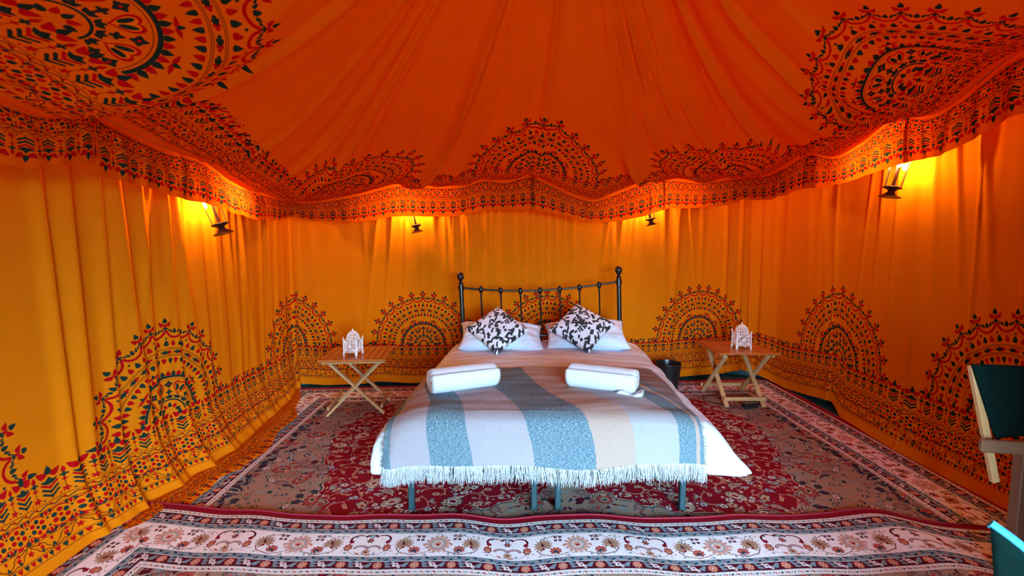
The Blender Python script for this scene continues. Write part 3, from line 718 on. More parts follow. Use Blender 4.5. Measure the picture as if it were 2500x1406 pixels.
# ceiling cloth
APEX = Vector((.3, 2.2, 3.9))
FT = [(6.36, .15, .07), (7.0, .02, .012), (7.65, .0, .045), (8.81, -.12, .05), (9.9, -.2, .03), (10.56, -.25, .06), (11.46, -.15, .06), (2.92, .15, .045), (3.87, .12, .03), (4.6, .1, .02)]
CF = []
for i in range(70):
    q = rng.uniform(2.5, 12.5); CF.append((q, rng.uniform(-.25, .25), rng.uniform(.004, .016), rng.uniform(.04, .10)))
for i in range(16):
    q = rng.uniform(8.9, 11.6); CF.append((q, -.5 + rng.uniform(-.2, .2), rng.uniform(.010, .024), rng.uniform(.05, .09)))
for i in range(12):
    q = rng.uniform(6.4, 7.5); CF.append((q, rng.uniform(-.05, .2), rng.uniform(.008, .02), rng.uniform(.04, .08)))
CCEN = [.1, 2.15, 5.55, 7.644, 9.75, 11.95, 14.0]
def ceil_grid(S, Q):
    """q 0 at the seam .. 1 at the apex"""
    p = np.array([tuple(EP.at(v)) for v in S]); ze = smooth_interp(S, SEAM)[:, None]; Sc = S[:, None]; q = Q[None, :]
    X = p[:, :1] * (1 - q) + APEX.x * q; Y = p[:, 1:] * (1 - q) + APEX.y * q
    k = np.minimum(1, q * 1.6); z = ze * (1 - k) + 2.2 * k + (APEX.z - 2.2) * q ** 1.9
    for (c, dr, am) in FT:
        x = Sc - c - dr * 2.2 * q * (1 - q * .3); wd = .035 + .09 * q
        z = z - 1.4 * am * np.exp(-(x / wd) ** 2) * (1 - q) ** .5 * (.35 + .65 * np.minimum(1, q * 5))
    for (c, dr, am, wd) in CF:
        x = Sc - c - dr * 2 * q * (1 - q * .3)
        z = z - am * np.exp(-(x / wd) ** 2) * np.maximum(0, np.sin(PI * np.minimum(1, .08 + q))) ** .6
    n = np.array([[noise.noise(Vector((float(a) * .9, float(b) * 2, 5))) for b in Q[::4]] for a in S[::6]])
    n = np.array([np.interp(Q, Q[::4], r) for r in n]); n = np.array([np.interp(S, S[::6], n[:, j]) for j in range(len(Q))]).T
    z = z + .03 * n * np.sin(PI * q) - .05 * np.sin(PI * np.minimum(1, q * 2.2)) * (.5 + .5 * np.cos(2 * PI * (Sc - 7.64) / 1.25))
    return np.stack([X, Y, z], axis=2)
def ceiling():
    ns, nq = 1150, 120; S = np.linspace(0, EP.len, ns); V, F, U = [], [], []
    qs = [((j / nq) ** 1.25) * .985 for j in range(nq + 1)]
    A = ceil_grid(S, np.array(qs)); V = A.reshape(-1, 3).tolist()
    dist = np.concatenate([np.zeros((ns, 1)), np.cumsum(np.linalg.norm(np.diff(A, axis=1), axis=2), axis=1)], axis=1)
    bounds = [(a + b) / 2 for a, b in zip(CCEN, CCEN[1:])]
    def uvp(i, j, c):
        return (.5 + CCEN.index(c) + (S[i] - c) * (1 - qs[j]) / 1.45, min(1.25, .0 + dist[i, j]))
    for i in range(ns - 1):
        sm = (S[i] + S[i + 1]) / 2; c = min(CCEN, key=lambda k: abs(k - sm))
        for j in range(nq):
            um = (sm - c) * (1 - qs[j]) / 1.45; blank = abs(um) > .445 and dist[i, j] > .50
            a = i * (nq + 1) + j; F.append((a, a + 1, a + nq + 2, a + nq + 1)); U += [(0, 1.25)] * 4 if blank else [uvp(i, j, c), uvp(i, j + 1, c), uvp(i + 1, j + 1, c), uvp(i + 1, j, c)]
    mobj('ceiling', V, F, M_CEIL, uv=U, kind='structure', label='orange cloth ceiling rising to a point, printed with half-round motifs along the eaves')
ceiling()
# front closing piece of the lining roof (behind the camera)
mobj('ceiling', [(*EP.at(0), 2.35), (*EP.at(EP.len), 2.35), tuple(APEX)], [(0, 1, 2)], M_CEIL, uv=[(0, 1.2)] * 3, kind='structure', label='plain front slope of the cloth ceiling behind the viewer')

# valance: separate hanging strips, sewn under the seam
VF = []
for i in range(120): VF.append((rng.uniform(1, 14), rng.uniform(-.06, .06), rng.uniform(.004, .014), rng.uniform(.02, .05), 0, 0))
for c in (4.6, 5.22, 6.36, 7.64, 8.81, 10.2, 10.56): VF += [(c, 0, .03, .03, 0, 0), (c + .06, 0, -.02, .04, 0, 0)]
VFf = Folds(VF)
root = empty('valance', (0, 0, 0)); tag(root, 'deep orange printed cloth frill hanging all round the eaves above the lanterns', 'valance')
for k, (a, b, off) in enumerate(((0, 3.006, .0), (3.0, 5.23, .012), (5.22, 7.66, .0), (7.63, 9.0, .012), (8.98, 11.50, .0), (11.48, 15.47, .014))):
    ns = int((b - a) / .012); nj = 26; V, F, U = [], [], []
    for i in range(ns + 1):
        s = a + (b - a) * i / ns; p = EP.at(s); n = EP.nrm(s); zs, zh = float(smooth_interp(s, SEAM)), float(interp(s, HEM)) + .006 * math.sin(s * 8)
        for j in range(nj + 1):
            q = j / nj; d = VFf(s, 1 - q) * min(1, q * 4) + off * q + .05 * q * (1 - q) - .01 + .012 * math.sin(s * 3.1) * q
            V.append((p.x + n.x * d, p.y + n.y * d, zs + (zh - zs) * q + (.004 if j == 0 else 0)))
    for i in range(ns):
        for j in range(nj):
            A = i * (nj + 1) + j; F.append((A, A + 1, A + nj + 2, A + nj + 1))
            u0, u1 = (a + (b - a) * i / ns) / 1.40, (a + (b - a) * (i + 1) / ns) / 1.40
            v0, v1 = .13 + .385 * j / nj, .13 + .385 * (j + 1) / nj
            # a plain sewn strip, then the print
            f = lambda v: .045 if v < .165 else v
            U += [(u0, f(v0)), (u0, f(v1)), (u1, f(v1)), (u1, f(v0))]
    mobj('cloth_strip', V, F, M_VAL, root, uv=U)
# thin cord sewn along the seam
mb = MB(); mb.tube([(*(EP.at(s) + EP.nrm(s) * .006), float(smooth_interp(s, SEAM))) for s in np.linspace(.5, 15, 400)], .004, 6); mb.build('seam_cord', noisy('orange_cord', (.5, .12, .005), rough=.8), root, True)

# ------------------------------------------------------------------ ground
g = MB(); g.box((.3, 1.6, -.03), (7.0, 8.4, .06)); g.build('floor', M_TEAL, kind='structure', label='teal canvas groundsheet under the rugs')
g = MB(); g.box((0, -14.2, -.06), (60, 24, .1)); g.build('ground', noisy('meadow', (.05, .09, .025), (.10, .13, .05), .95, 3), kind='structure', label='grass outside the entrance')

# ------------------------------------------------------------------ carpets
def rug(name, P00, P10, P11, P01, label, back=None, amp=.004, z0=.004, W_=5.3, H_=3.3, cat='rug', hills=None):
    P00, P10, P11, P01 = map(Vector, (P00, P10, P11, P01)); B = .48
    root = empty(name, (0, 0, 0)); tag(root, label, cat, 'patterned carpets on the tent floor')
    def P(a, b, up=0.0):
        u, v = a / W_, b / H_; p = (P00 * (1 - u) + P10 * u) * (1 - v) + (P01 * (1 - u) + P11 * u) * v
        if back: p = p + Vector((0, back(p.x) * v ** 3))
        z = z0 + amp * (1 + noise.noise(Vector((p.x * 2.2, p.y * 1.6, 3)))) + (hills(p.x, p.y) if hills else 0)
        return (p.x, p.y, z + up)
    parts = []
    N = 60
    for side in range(4):
        V, F, U = [], [], []; L = (W_, H_, W_, H_)[side]; nl = int(L / .035); nb = 14
        for i in range(nl + 1):
            for j in range(nb + 1):
                d = B * j / nb; al = d + (L - 2 * d) * i / nl
                a, b = ((al, d), (W_ - d, al), (W_ - al, H_ - d), (d, H_ - al))[side]
                V.append(P(a, b)); 
        for i in range(nl):
            for j in range(nb):
                A = i * (nb + 1) + j; F.append((A, A + nb + 1, A + nb + 2, A + 1))
                def q(i, j):
                    d = B * j / nb; al = d + (L - 2 * d) * i / nl; return ((al - L / 2) / .72 + .25, max(.004, min(.996, j / nb)))
                U += [q(i, j), q(i + 1, j), q(i + 1, j + 1), q(i, j + 1)]
        o = mobj('border', V, F, M_BORDER, root, uv=U)
    V, F, U = [], [], []; na, nb = int((W_ - 2 * B) / .035), int((H_ - 2 * B) / .035); na += na % 2
    for i in range(na + 1):
        for j in range(nb + 1): V.append(P(B + (W_ - 2 * B) * i / na, B + (H_ - 2 * B) * j / nb))
    for i in range(na):
        for j in range(nb):
            A = i * (nb + 1) + j; F.append((A, A + nb + 1, A + nb + 2, A + 1))
            f = lambda i, j: (1 - abs(2 * i / na - 1) if True else 0, max(.002, min(.998, j / nb)))
            g_ = lambda i, j: (max(.002, min(.998, f(i, j)[0])), f(i, j)[1])
            U += [g_(i, j), g_(i + 1, j), g_(i + 1, j + 1), g_(i, j + 1)]
    mobj('field', V, F, M_FIELD, root, uv=U)
    # bound edge all round
    mb = MB(); pts = []
    for side, (n_) in enumerate((80, 60, 200, 60)):
        for i in range(n_):
            t = i / n_; a, b = ((W_ * t, 0), (W_, H_ * t), (W_ * (1 - t), H_), (0, H_ * (1 - t)))[side]; pts.append(P(a, b))
    pts.append(pts[0]); mb.tube(pts, .006, 6); mb.build('bound_edge', noisy('crimson_binding', (.20, .004, .02), (.26, .006, .03), .9, 60), root, True)
    return root
rug('patterned_rug', (-2.27, 1.85), (2.93, 1.95), (3.02, 5.26), (-2.36, 4.90), 'crimson floral carpet lying under the bed and both wooden tables', W_=5.3, H_=3.2)
BK = [(-2.4, .14), (-2.13, .12), (-1.81, .08), (-1.55, .04), (-1.29, .0), (-1.0, -.01), (-.82, .01), (-.59, .0), (-.35, .0), (-.07, -.03), (.21, -.02), (.58, -.01), (.93, -.03), (1.23, -.01), (1.62, .0), (1.95, .04), (2.1, .04), (2.32, -.05), (2.59, -.11), (3.1, -.14)]
def hl(x, y):
    k = math.exp(-((y - 2.25) / .5) ** 2)
    return .006 + k * .010 * (1 + math.sin(x * 7.5 + y * 2.0 + .6 * math.sin(x * 3))) * (.5 + .5 * math.sin(x * 1.7 + 1) ** 2) + .006 * math.sin(x * 16 + y * 5) * k * .5
rug('patterned_rug', (-2.25, -.9), (2.9, -.9), (2.92, 2.48), (-2.25, 2.48), 'pale-bordered rippled carpet in front, overlapping the crimson one', back=lambda x: float(smooth_interp(x, BK)), amp=.003, z0=.016, W_=5.2, H_=3.4, hills=hl)

# ------------------------------------------------------------------ bed
bed = empty('double_bed', (.26, 3.6, 0)); tag(bed, 'double bed with black metal headboard and dark teal legs in the middle of the tent', 'bed')
bed['_'] = 1; del bed['_']
def loc(mbx):  # vertices given in world space -> relative to the bed
    mbx.v = [(x - .26, y - 3.6, z) for x, y, z in mbx.v]; return mbx
def xc(y): return .205 + (y - 2.55) * .05
HY = 4.60
def hp(x, z):    # headboard stands slightly askew: rotate by 2.3 degrees in its own plane
    a = R(-2.3); dx, dz = x - .31, z - .5; return (.31 + dx * math.cos(a) + dz * math.sin(a), HY, .5 - dx * math.sin(a) + dz * math.cos(a))
for sx in (-1, 1):
    x = .31 + sx * .80; mb = MB(); mb.tube([hp(x, .02 if sx else 0), hp(x, 1.22)], .023, 14)
    for z in (1.165, 1.19, .77): mb.tube([hp(x, z - .012), hp(x, z + .012)], .031, 14)
    o = loc(mb).build('headboard_post', M_BLACK, bed, True)
    f = MB(); f.lathe([(.018, 1.215), (.026, 1.225), (.018, 1.24), (.014, 1.25), (.024, 1.262), (.034, 1.28), (.037, 1.30), (.033, 1.32), (.02, 1.336), (.004, 1.341)], (0, 0, 0), 18)
    px, _, pz = hp(x, 0); f.v = [(hp(x + vx, vz)[0], HY + vy, hp(x + vx, vz)[2]) for vx, vy, vz in f.v]
    loc(f).build('finial', M_BLACK, o, True)
def rail_z(u): return 1.125 + .058 * u * u       # u -1..1, dips in the middle
mb = MB(); mb.tube([hp(.31 + .80 * u, rail_z(u)) for u in np.linspace(-1, 1, 30)], .0105, 10); loc(mb).build('top_rail', M_BLACK, bed, True)
mb = MB(); mb.tube([hp(.31 + .80 * u, .66) for u in np.linspace(-1, 1, 12)], .012, 10)
for sx in (-1, 1): mb.box(hp(.31 + .80 * sx, .755), (.06, .05, .07), None, .008)
loc(mb).build('lower_rail', M_BLACK, bed, True)
for i in range(7):
    u = (-.75 + .25 * i); x = .31 + .80 * u; z = rail_z(u); mb = MB(); mb.tube([hp(x, .60), hp(x, z)], .0085, 8); o = loc(mb).build('spindle', M_BLACK, bed, True)
    f = MB(); f.lathe([(.009, -.06), (.013, -.05), (.010, -.04), (.016, -.03), (.024, -.012), (.026, .004), (.022, .02), (.012, .031), (.003, .034)], (0, 0, 0), 14); f.v = [(hp(x + vx, z + vz)[0], HY + vy, hp(x + vx, z + vz)[2]) for vx, vy, vz in f.v]; loc(f).build('knuckle', M_BLACK, o, True)
for (xx, yy) in ((-.59, 2.56), (.13, 2.56), (.27, 2.56), (1.0, 2.56), (-.50, 4.42), (.22, 4.42), (.36, 4.42), (1.08, 4.42)):
    mb = MB(); mb.box((xx, yy, .125), (.034, .034, .21), None, .004); mb.box((xx, yy, .027), (.038, .038, .018), None, .004); loc(mb).build('leg', M_FRAME, bed)
for a, b in (((-.61, 2.55), (.15, 2.55)), ((.25, 2.55), (1.02, 2.55))):
    mb = MB(); mb.box(((a[0] + b[0]) / 2, 2.56, .247), (b[0] - a[0], .04, .055), None, .004); loc(mb).build('foot_rail', M_FRAME, bed)
    for x in (a[0], b[0]):
        mb = MB(); mb.bar((x, 2.55, .247), (x + .09, 4.50, .247), .03, .05); loc(mb).build('side_rail', M_FRAME, bed)
for (x0, x1) in ((-.62, .20), (.21, 1.03)):
    mb = MB(); V = []
    bm = bmesh.new(); bmesh.ops.create_cube(bm, size=1)
    for q in bm.verts:
        y = 2.56 if q.co.y < 0 else 4.54; q.co = Vector(((x0 if q.co.x < 0 else x1) + (y - 2.56) * .045, y, .275 if q.co.z < 0 else .555))
    bmesh.ops.bevel(bm, geom=bm.edges[:], offset=.035, segments=3, affect='EDGES'); bm.verts.index_update()
    mb.add([q.co for q in bm.verts], [[q.index for q in f.verts] for f in bm.faces]); bm.free(); loc(mb).build('mattress', M_WHITE, bed, True)

# duvet: cross sections (offset from the bed axis, height) at foot and head
SEC_F = [(-.95, .36), (-.985, .43), (-.965, .50), (-.895, .565), (-.74, .605), (-.4, .625), (0, .62), (.4, .625), (.74, .607), (.91, .56), (1.00, .48), (1.05, .39), (1.09, .31)]
SEC_H = [(-.86, .40), (-.895, .46), (-.90, .53), (-.86, .575), (-.72, .60), (-.4, .61), (0, .605), (.4, .61), (.70, .60), (.86, .59), (.98, .54), (1.05, .46), (1.07, .38)]
SU = np.linspace(0, 1, len(SEC_F))
def sec(u, y):
    k = min(1, max(0, (y - 2.55) / 2.05)); tf = [(SU[i], *SEC_F[i]) for i in range(13)]; th = [(SU[i], *SEC_H[i]) for i in range(13)]
    xo = smooth_interp(u, tf, 1) * (1 - k) + smooth_interp(u, th, 1) * k; z = smooth_interp(u, tf, 2) * (1 - k) + smooth_interp(u, th, 2) * k
    return float(xo), float(z)
YF = 2.52
def duvet_point(u, v, lift=0.0):
    """u across 0..1, v: metres from the head edge (y 4.62) along the cloth"""
    y = 4.62 - v
    if y >= YF: dv = 0
    else: dv = YF - y; y = YF
    xo, z = sec(u, y); topness = max(0, min(1, (z - .33) / .24))
    if dv > 0:
        r = .10; a = min(PI / 2, dv / r)
        fwd = r * math.sin(a) + max(0, dv - r * PI / 2) * .10; dn = r * (1 - math.cos(a)) + max(0, dv - r * PI / 2) * .99
        y = y - fwd; z = z - dn * (.18 + .82 * topness)
        if u > .74: xo += .28 * dv * (u - .74) / .26
        if u < .16: xo += .10 * dv * (.16 - u) / .16
    n = noise.noise(Vector((xo * 2.2, v * 1.4, 0))) * .018 + noise.noise(Vector((xo * 4 + v * 1.5, v * 11, 2))) * .007 + noise.noise(Vector((xo * 9, v * 3, 6))) * .004
    if u > .72: n += .016 * math.sin(v * 16 + (u - .72) * 20 + noise.noise(Vector((v * 2, 0, 0))) * 3) * (u - .72) / .28
    if u < .25: n += .010 * math.sin(v * 13 + noise.noise(Vector((v * 2, 0, 4))) * 3) * (.25 - u) / .25
    x = xc(y) + xo
    side = (1 - topness)
    return Vector((x + (lift * .8 + n) * side * (1 if u > .5 else -1), y - (lift if dv > .1 else lift * dv * 10) - (n if dv > .1 else 0), max(z + (lift + n) * (1 - side * .5) * (1 if dv < .1 else .3), .02)))
def v_at(u, z):        # how far down the foot end the cloth reaches height z
    lo, hi = 2.1, 2.75
    for _ in range(16):
        m = (lo + hi) / 2
        if duvet_point(u, m).z > z: lo = m
        else: hi = m
    return lo
nu, nv = 150, 170; V, F = [], []
HEMD = [(0, .345), (.1, .33), (.2, .31), (.5, .30), (.8, .30), (.9, .29), (1, .325)]
for i in range(nu + 1):
    u = i / nu; vm = min(v_at(u, float(interp(u, HEMD)) + .006 * math.sin(u * 30)), 2.42 + .0 * u)
    for j in range(nv + 1): V.append(duvet_point(u, vm * j / nv))
for i in range(nu):
    for j in range(nv): A = i * (nv + 1) + j; F.append((A, A + 1, A + nv + 2, A + nv + 1))
dv = mobj('duvet', V, F, M_WHITE); tag(dv, 'plain white duvet spread over the bed, its corner drooping on the right', 'duvet')
md = dv.modifiers.new('thick', 'SOLIDIFY'); md.thickness = .022; md.offset = -1

# throw
def u_of(xo, y):
    lo, hi = 0.0, 1.0
    for _ in range(24):
        m = (lo + hi) / 2
        if sec(m, y)[0] < xo or m < .09: lo = m
        else: hi = m
    return (lo + hi) / 2
throw = empty('throw_blanket', (0, 0, 0)); tag(throw, 'blue, cream and peach striped wool throw with fringe across the foot of the bed', 'blanket')
UL, UR = u_of(-.90, 2.6), u_of(.845, 2.6)
V0, V1 = 1.18, 2.40
nu, nv = 150, 120; V, F, U = [], [], []
def throw_uv(fu, fv):
    sk = .17 * (1 - 1 / (1 + math.exp(-(fv - .50) * 9)))       # the stripes swing sideways near the fold
    sk += .012 * math.sin(fv * 9 + fu * 4)
    return (fu * (1 - .0) + sk, fv * 1.2 * .7)
VEND = [(k / 24, v_at(UL + (UR - UL) * k / 24, .362 - .012 * math.sin(k / 24 * PI) + .012 * (k / 24) - .02 * max(0, k / 24 - .93) * 10)) for k in range(25)]
def throw_pt(fu, fv, lift=.014):
    u = UL + (UR - UL) * fu + .006 * math.sin(fv * 7) * (2 * fu - 1)
    V1 = float(interp(fu, VEND))
    v = V0 + (V1 + .008 * math.sin(fu * 11 + 1) + .005 * math.sin(fu * 23) - V0) * fv + (.02 * math.sin(fu * 5) - .05 * max(0, fu - .6)) * (1 - fv)
    p = duvet_point(u, v, lift)
    w_ = .006 * math.sin(fu * 14 + fv * 6 + 3 * noise.noise(Vector((fu * 3, fv * 3, 9)))) * fv
    return p + Vector((0, -w_ * 1.5 if fv > .75 else 0, w_ if fv < .75 else 0))
for i in range(nu + 1):
    for j in range(nv + 1): V.append(throw_pt(i / nu, j / nv))
for i in range(nu):
    for j in range(nv):
        A = i * (nv + 1) + j; F.append((A, A + 1, A + nv + 2, A + nv + 1))
        U += [throw_uv(i / nu, j / nv), throw_uv(i / nu, (j + 1) / nv), throw_uv((i + 1) / nu, (j + 1) / nv), throw_uv((i + 1) / nu, j / nv)]
bl = mobj('woven_cloth', V, F, M_THROW, throw, uv=U); md = bl.modifiers.new('thick', 'SOLIDIFY'); md.thickness = .006; md.offset = 1
mb = MB()
for i in range(1500):
    fu = rng.random(); p = throw_pt(fu, 1.0) + Vector((0, -.004, .004)); L = rng.uniform(.075, .105) * (1.25 if rng.random() < .03 else 1); dx, dy = rng.gauss(0, .012), rng.gauss(-.006, .010)
    pts = [p, p + Vector((dx * .3 + rng.gauss(0, .002), dy * .6, -L * .35)), p + Vector((dx * .7 + rng.gauss(0, .003), dy, -L * .7)), p + Vector((dx + rng.gauss(0, .003), dy * .8, -L))]
    mb.tube(pts, [.0021, .0019, .0016, .0007], 3, False)
mb.build('fringe', M_FRINGE, throw, True, False, kind='stuff')
mb = MB()
for fu, sg in ((0, -1), (1, 1)):
    for i in range(420):
        fv = rng.random(); p = throw_pt(fu, fv, .018); q = throw_pt(max(0, min(1, fu + sg * -.03)), fv, .018); d = (p - q).normalized(); L = rng.uniform(.012, .026)
        mb.tube([p - d * .01, p + d * L + Vector((0, rng.gauss(0, .006), -.004))], [.0016, .0007], 3, False)
mb.build('side_fringe', M_FRINGEB, throw, True, False, kind='stuff', label='short brown side fringe')

# pillows and cushions
def pillow(name, w_, h_, t_, m, uvk=1.0, n=44, wr=.006, seed=0):
    V, F, U = [], [], []
    for side in (1, -1):
        for i in range(n + 1):
            for j in range(n + 1):
                a, b = 2 * i / n - 1, 2 * j / n - 1
                e = (1 - abs(a) ** 2.4) * (1 - abs(b) ** 2.4); th = t_ / 2 * max(0, e) ** .42
                pin = 1 - .085 * (1 - a * a) * abs(b) ** 3; pin2 = 1 - .085 * (1 - b * b) * abs(a) ** 3
                wk = noise.noise(Vector((a * 2.5 + seed, b * 2.5, side))) * wr * 2 + noise.noise(Vector((a * 7 + seed, b * 6, side + 4))) * wr
                V.append((a * w_ / 2 * pin2, b * h_ / 2 * pin, side * (th + wk * min(1, e * 4))))
    k = (n + 1) ** 2
    for s_, base in ((1, 0), (-1, k)):
        for i in range(n):
            for j in range(n):
                A = base + i * (n + 1) + j; q = (A, A + n + 1, A + n + 2, A + 1); F.append(q if s_ > 0 else q[::-1])
                uv = [(i / n, j / n), ((i + 1) / n, j / n), ((i + 1) / n, (j + 1) / n), (i / n, (j + 1) / n)]; uv = [(x * uvk + seed * .13, y * uvk) for x, y in uv]; U += uv if s_ > 0 else uv[::-1]
    o = mobj(name, V, F, m, uv=U)
    bm = bmesh.new(); bm.from_mesh(o.data); bmesh.ops.remove_doubles(bm, verts=bm.verts, dist=.0004); bm.to_mesh(o.data); bm.free(); o.data.polygons.foreach_set('use_smooth', [True] * len(o.data.polygons))
    return o
p1 = pillow('pillow', .82, .46, .21, M_WHITE, seed=1, wr=.012); p1.location = (-.10, 4.36, .69); p1.rotation_euler = (R(22), R(3), R(3))
p2 = pillow('pillow', .80, .46, .21, M_WHITE, seed=2, wr=.012); p2.location = (.72, 4.40, .695); p2.rotation_euler = (R(24), R(-3), R(-4))
tag(p1, 'white pillow on the left half of the bed, under a patterned cushion', 'pillow', 'white pillows at the headboard'); tag(p2, 'white pillow on the right half of the bed, under a patterned cushion', 'pillow', 'white pillows at the headboard')
c1 = pillow('cushion', .43, .43, .15, M_DAUB, .98, seed=3, wr=.003); c2 = pillow('cushion', .45, .45, .15, M_DAUB, .98, seed=6, wr=.003)
def pose(o, c, lean, roll, yaw):
    o.matrix_world = Matrix.Translation(c) @ Matrix.Rotation(yaw, 4, 'Z') @ Matrix.Rotation(PI / 2 - lean, 4, 'X') @ Matrix.Rotation(roll, 4, 'Z')
pose(c1, (-.135, 4.17, .80), R(52), R(45 - 3), R(4)); pose(c2, (.655, 4.21, .815), R(52), R(45 + 8), R(-4))
tag(c1, 'cushion with black brush daubs lying across the left pillow', 'cushion', 'patterned cushions'); tag(c2, 'cushion with black brush daubs lying across the right pillow', 'cushion', 'patterned cushions')

# rolled towels
def towel(name, a, b, r, flap, label):
    a, b = Vector(a), Vector(b); ax = (b - a); L = ax.length; ax.normalize(); sd = ax.cross(Vector((0, 0, 1))).normalized(); up = sd.cross(ax)
    V, F = [], []; turns, n, m = 3.1, 120, 26; th = r / (turns + .35)
    for i in range(n + 1):
        t = i / n * turns * 2 * PI; rr = th * .35 + th * t / (2 * PI) + .0; ang = t
        for j in range(m + 1):
            q = j / m; bul = 1 + .03 * math.sin(q * PI) + .02 * noise.noise(Vector((q * 5, t * .7, r * 90))) - .10 * max(0, abs(q * 2 - 1) - .93) / .07
            ext = (q - .5) * L * (1 + .012 * math.sin(t * 1.7)) ; rad = rr * bul
            p = (a + b) / 2 + ax * ext + sd * (math.cos(ang) * rad) + up * (math.sin(ang) * rad * .93)
            V.append(p)
    for i in range(n):
        for j in range(m): A = i * (m + 1) + j; F.append((A, A + m + 1, A + m + 2, A + 1))
    if flap:
        k = len(V)
        for i in range(9):
            for j in range(9):
                p = b - ax * .10 + ax * (j / 8 * .15) - up * (r * .72 - .012 * math.sin(j)) + sd * (.03 + i / 8 * .085) + up * .006 * math.sin(i * 2 + j)
                V.append(p)
        for i in range(8):
            for j in range(8): A = k + i * 9 + j; F.append((A, A + 9, A + 10, A + 1))
    o = mobj(name, V, F, M_TOWEL); md = o.modifiers.new('thick', 'SOLIDIFY'); md.thickness = th * .80; md.offset = 0
    tag(o, label, 'towel', 'rolled white towels'); return o
towel('rolled_towel', (-.52, 2.83, .712), (-.115, 3.01, .712), .088, False, 'rolled white towel on the left of the striped throw')
towel('rolled_towel', (.385, 3.00, .712), (.79, 2.82, .712), .088, True, 'rolled white towel on the right of the striped throw, one corner loose')

# ------------------------------------------------------------------ folding side tables
def side_table():
    t = empty('side_table', (0, 0, 0)); H = .54
    for i in range(10):
        y = -.27 + .06 * i; mb = MB(); mb.box((0, y, H - .009), (.56, .055, .018), None, .004); mb.build('slat', M_WOODT, t)
    for sx in (-1, 1):
        mb = MB(); mb.box((sx * .272, 0, H - .012), (.045, .60, .024), None, .006); mb.build('end_rail', M_WOODT, t)
        mb = MB(); mb.box((sx * .235, 0, H - .034), (.022, .56, .026), None, .003); mb.build('batten', M_WOOD, t)
        mb = MB(); mb.bar((sx * .205, -.24, H - .04), (sx * .205, .255, 0.0), .024, .042, (1, 0, 0), .004); l = mb.build('leg', M_WOOD, t)
        mb = MB(); mb.bar((sx * .180, .24, H - .04), (sx * .180, -.255, 0.0), .024, .042, (1, 0, 0), .004); mb.build('leg', M_WOOD, t)
        b = MB(); b.tube([(sx * .168, 0, H / 2 - .02), (sx * .222, 0, H / 2 - .02)], .006, 8); b.build('bolt', M_BRASS, l, True)
    for y, x in ((.225, .235), (-.225, .205)):
        mb = MB(); mb.bar((-x, y + (.012 if y > 0 else -.012), .075), (x, y + (.012 if y > 0 else -.012), .075), .036, .018, (0, 1, 0), .003) ; mb.build('stretcher', M_WOOD, t)
    return t
tb = side_table(); tb.location = (2.27, 4.56, .012); tb.rotation_euler.z = R(0); tag(tb, 'folding slatted wooden table right of the bed with crossed legs, cream lantern on top', 'table', 'folding bedside tables')
ta = copy_tree(tb); ta.location = (-1.47, 4.30, .012); ta.rotation_euler.z = R(96); tag(ta, 'folding slatted wooden table left of the bed with crossed legs, white lantern on top', 'table', 'folding bedside tables')

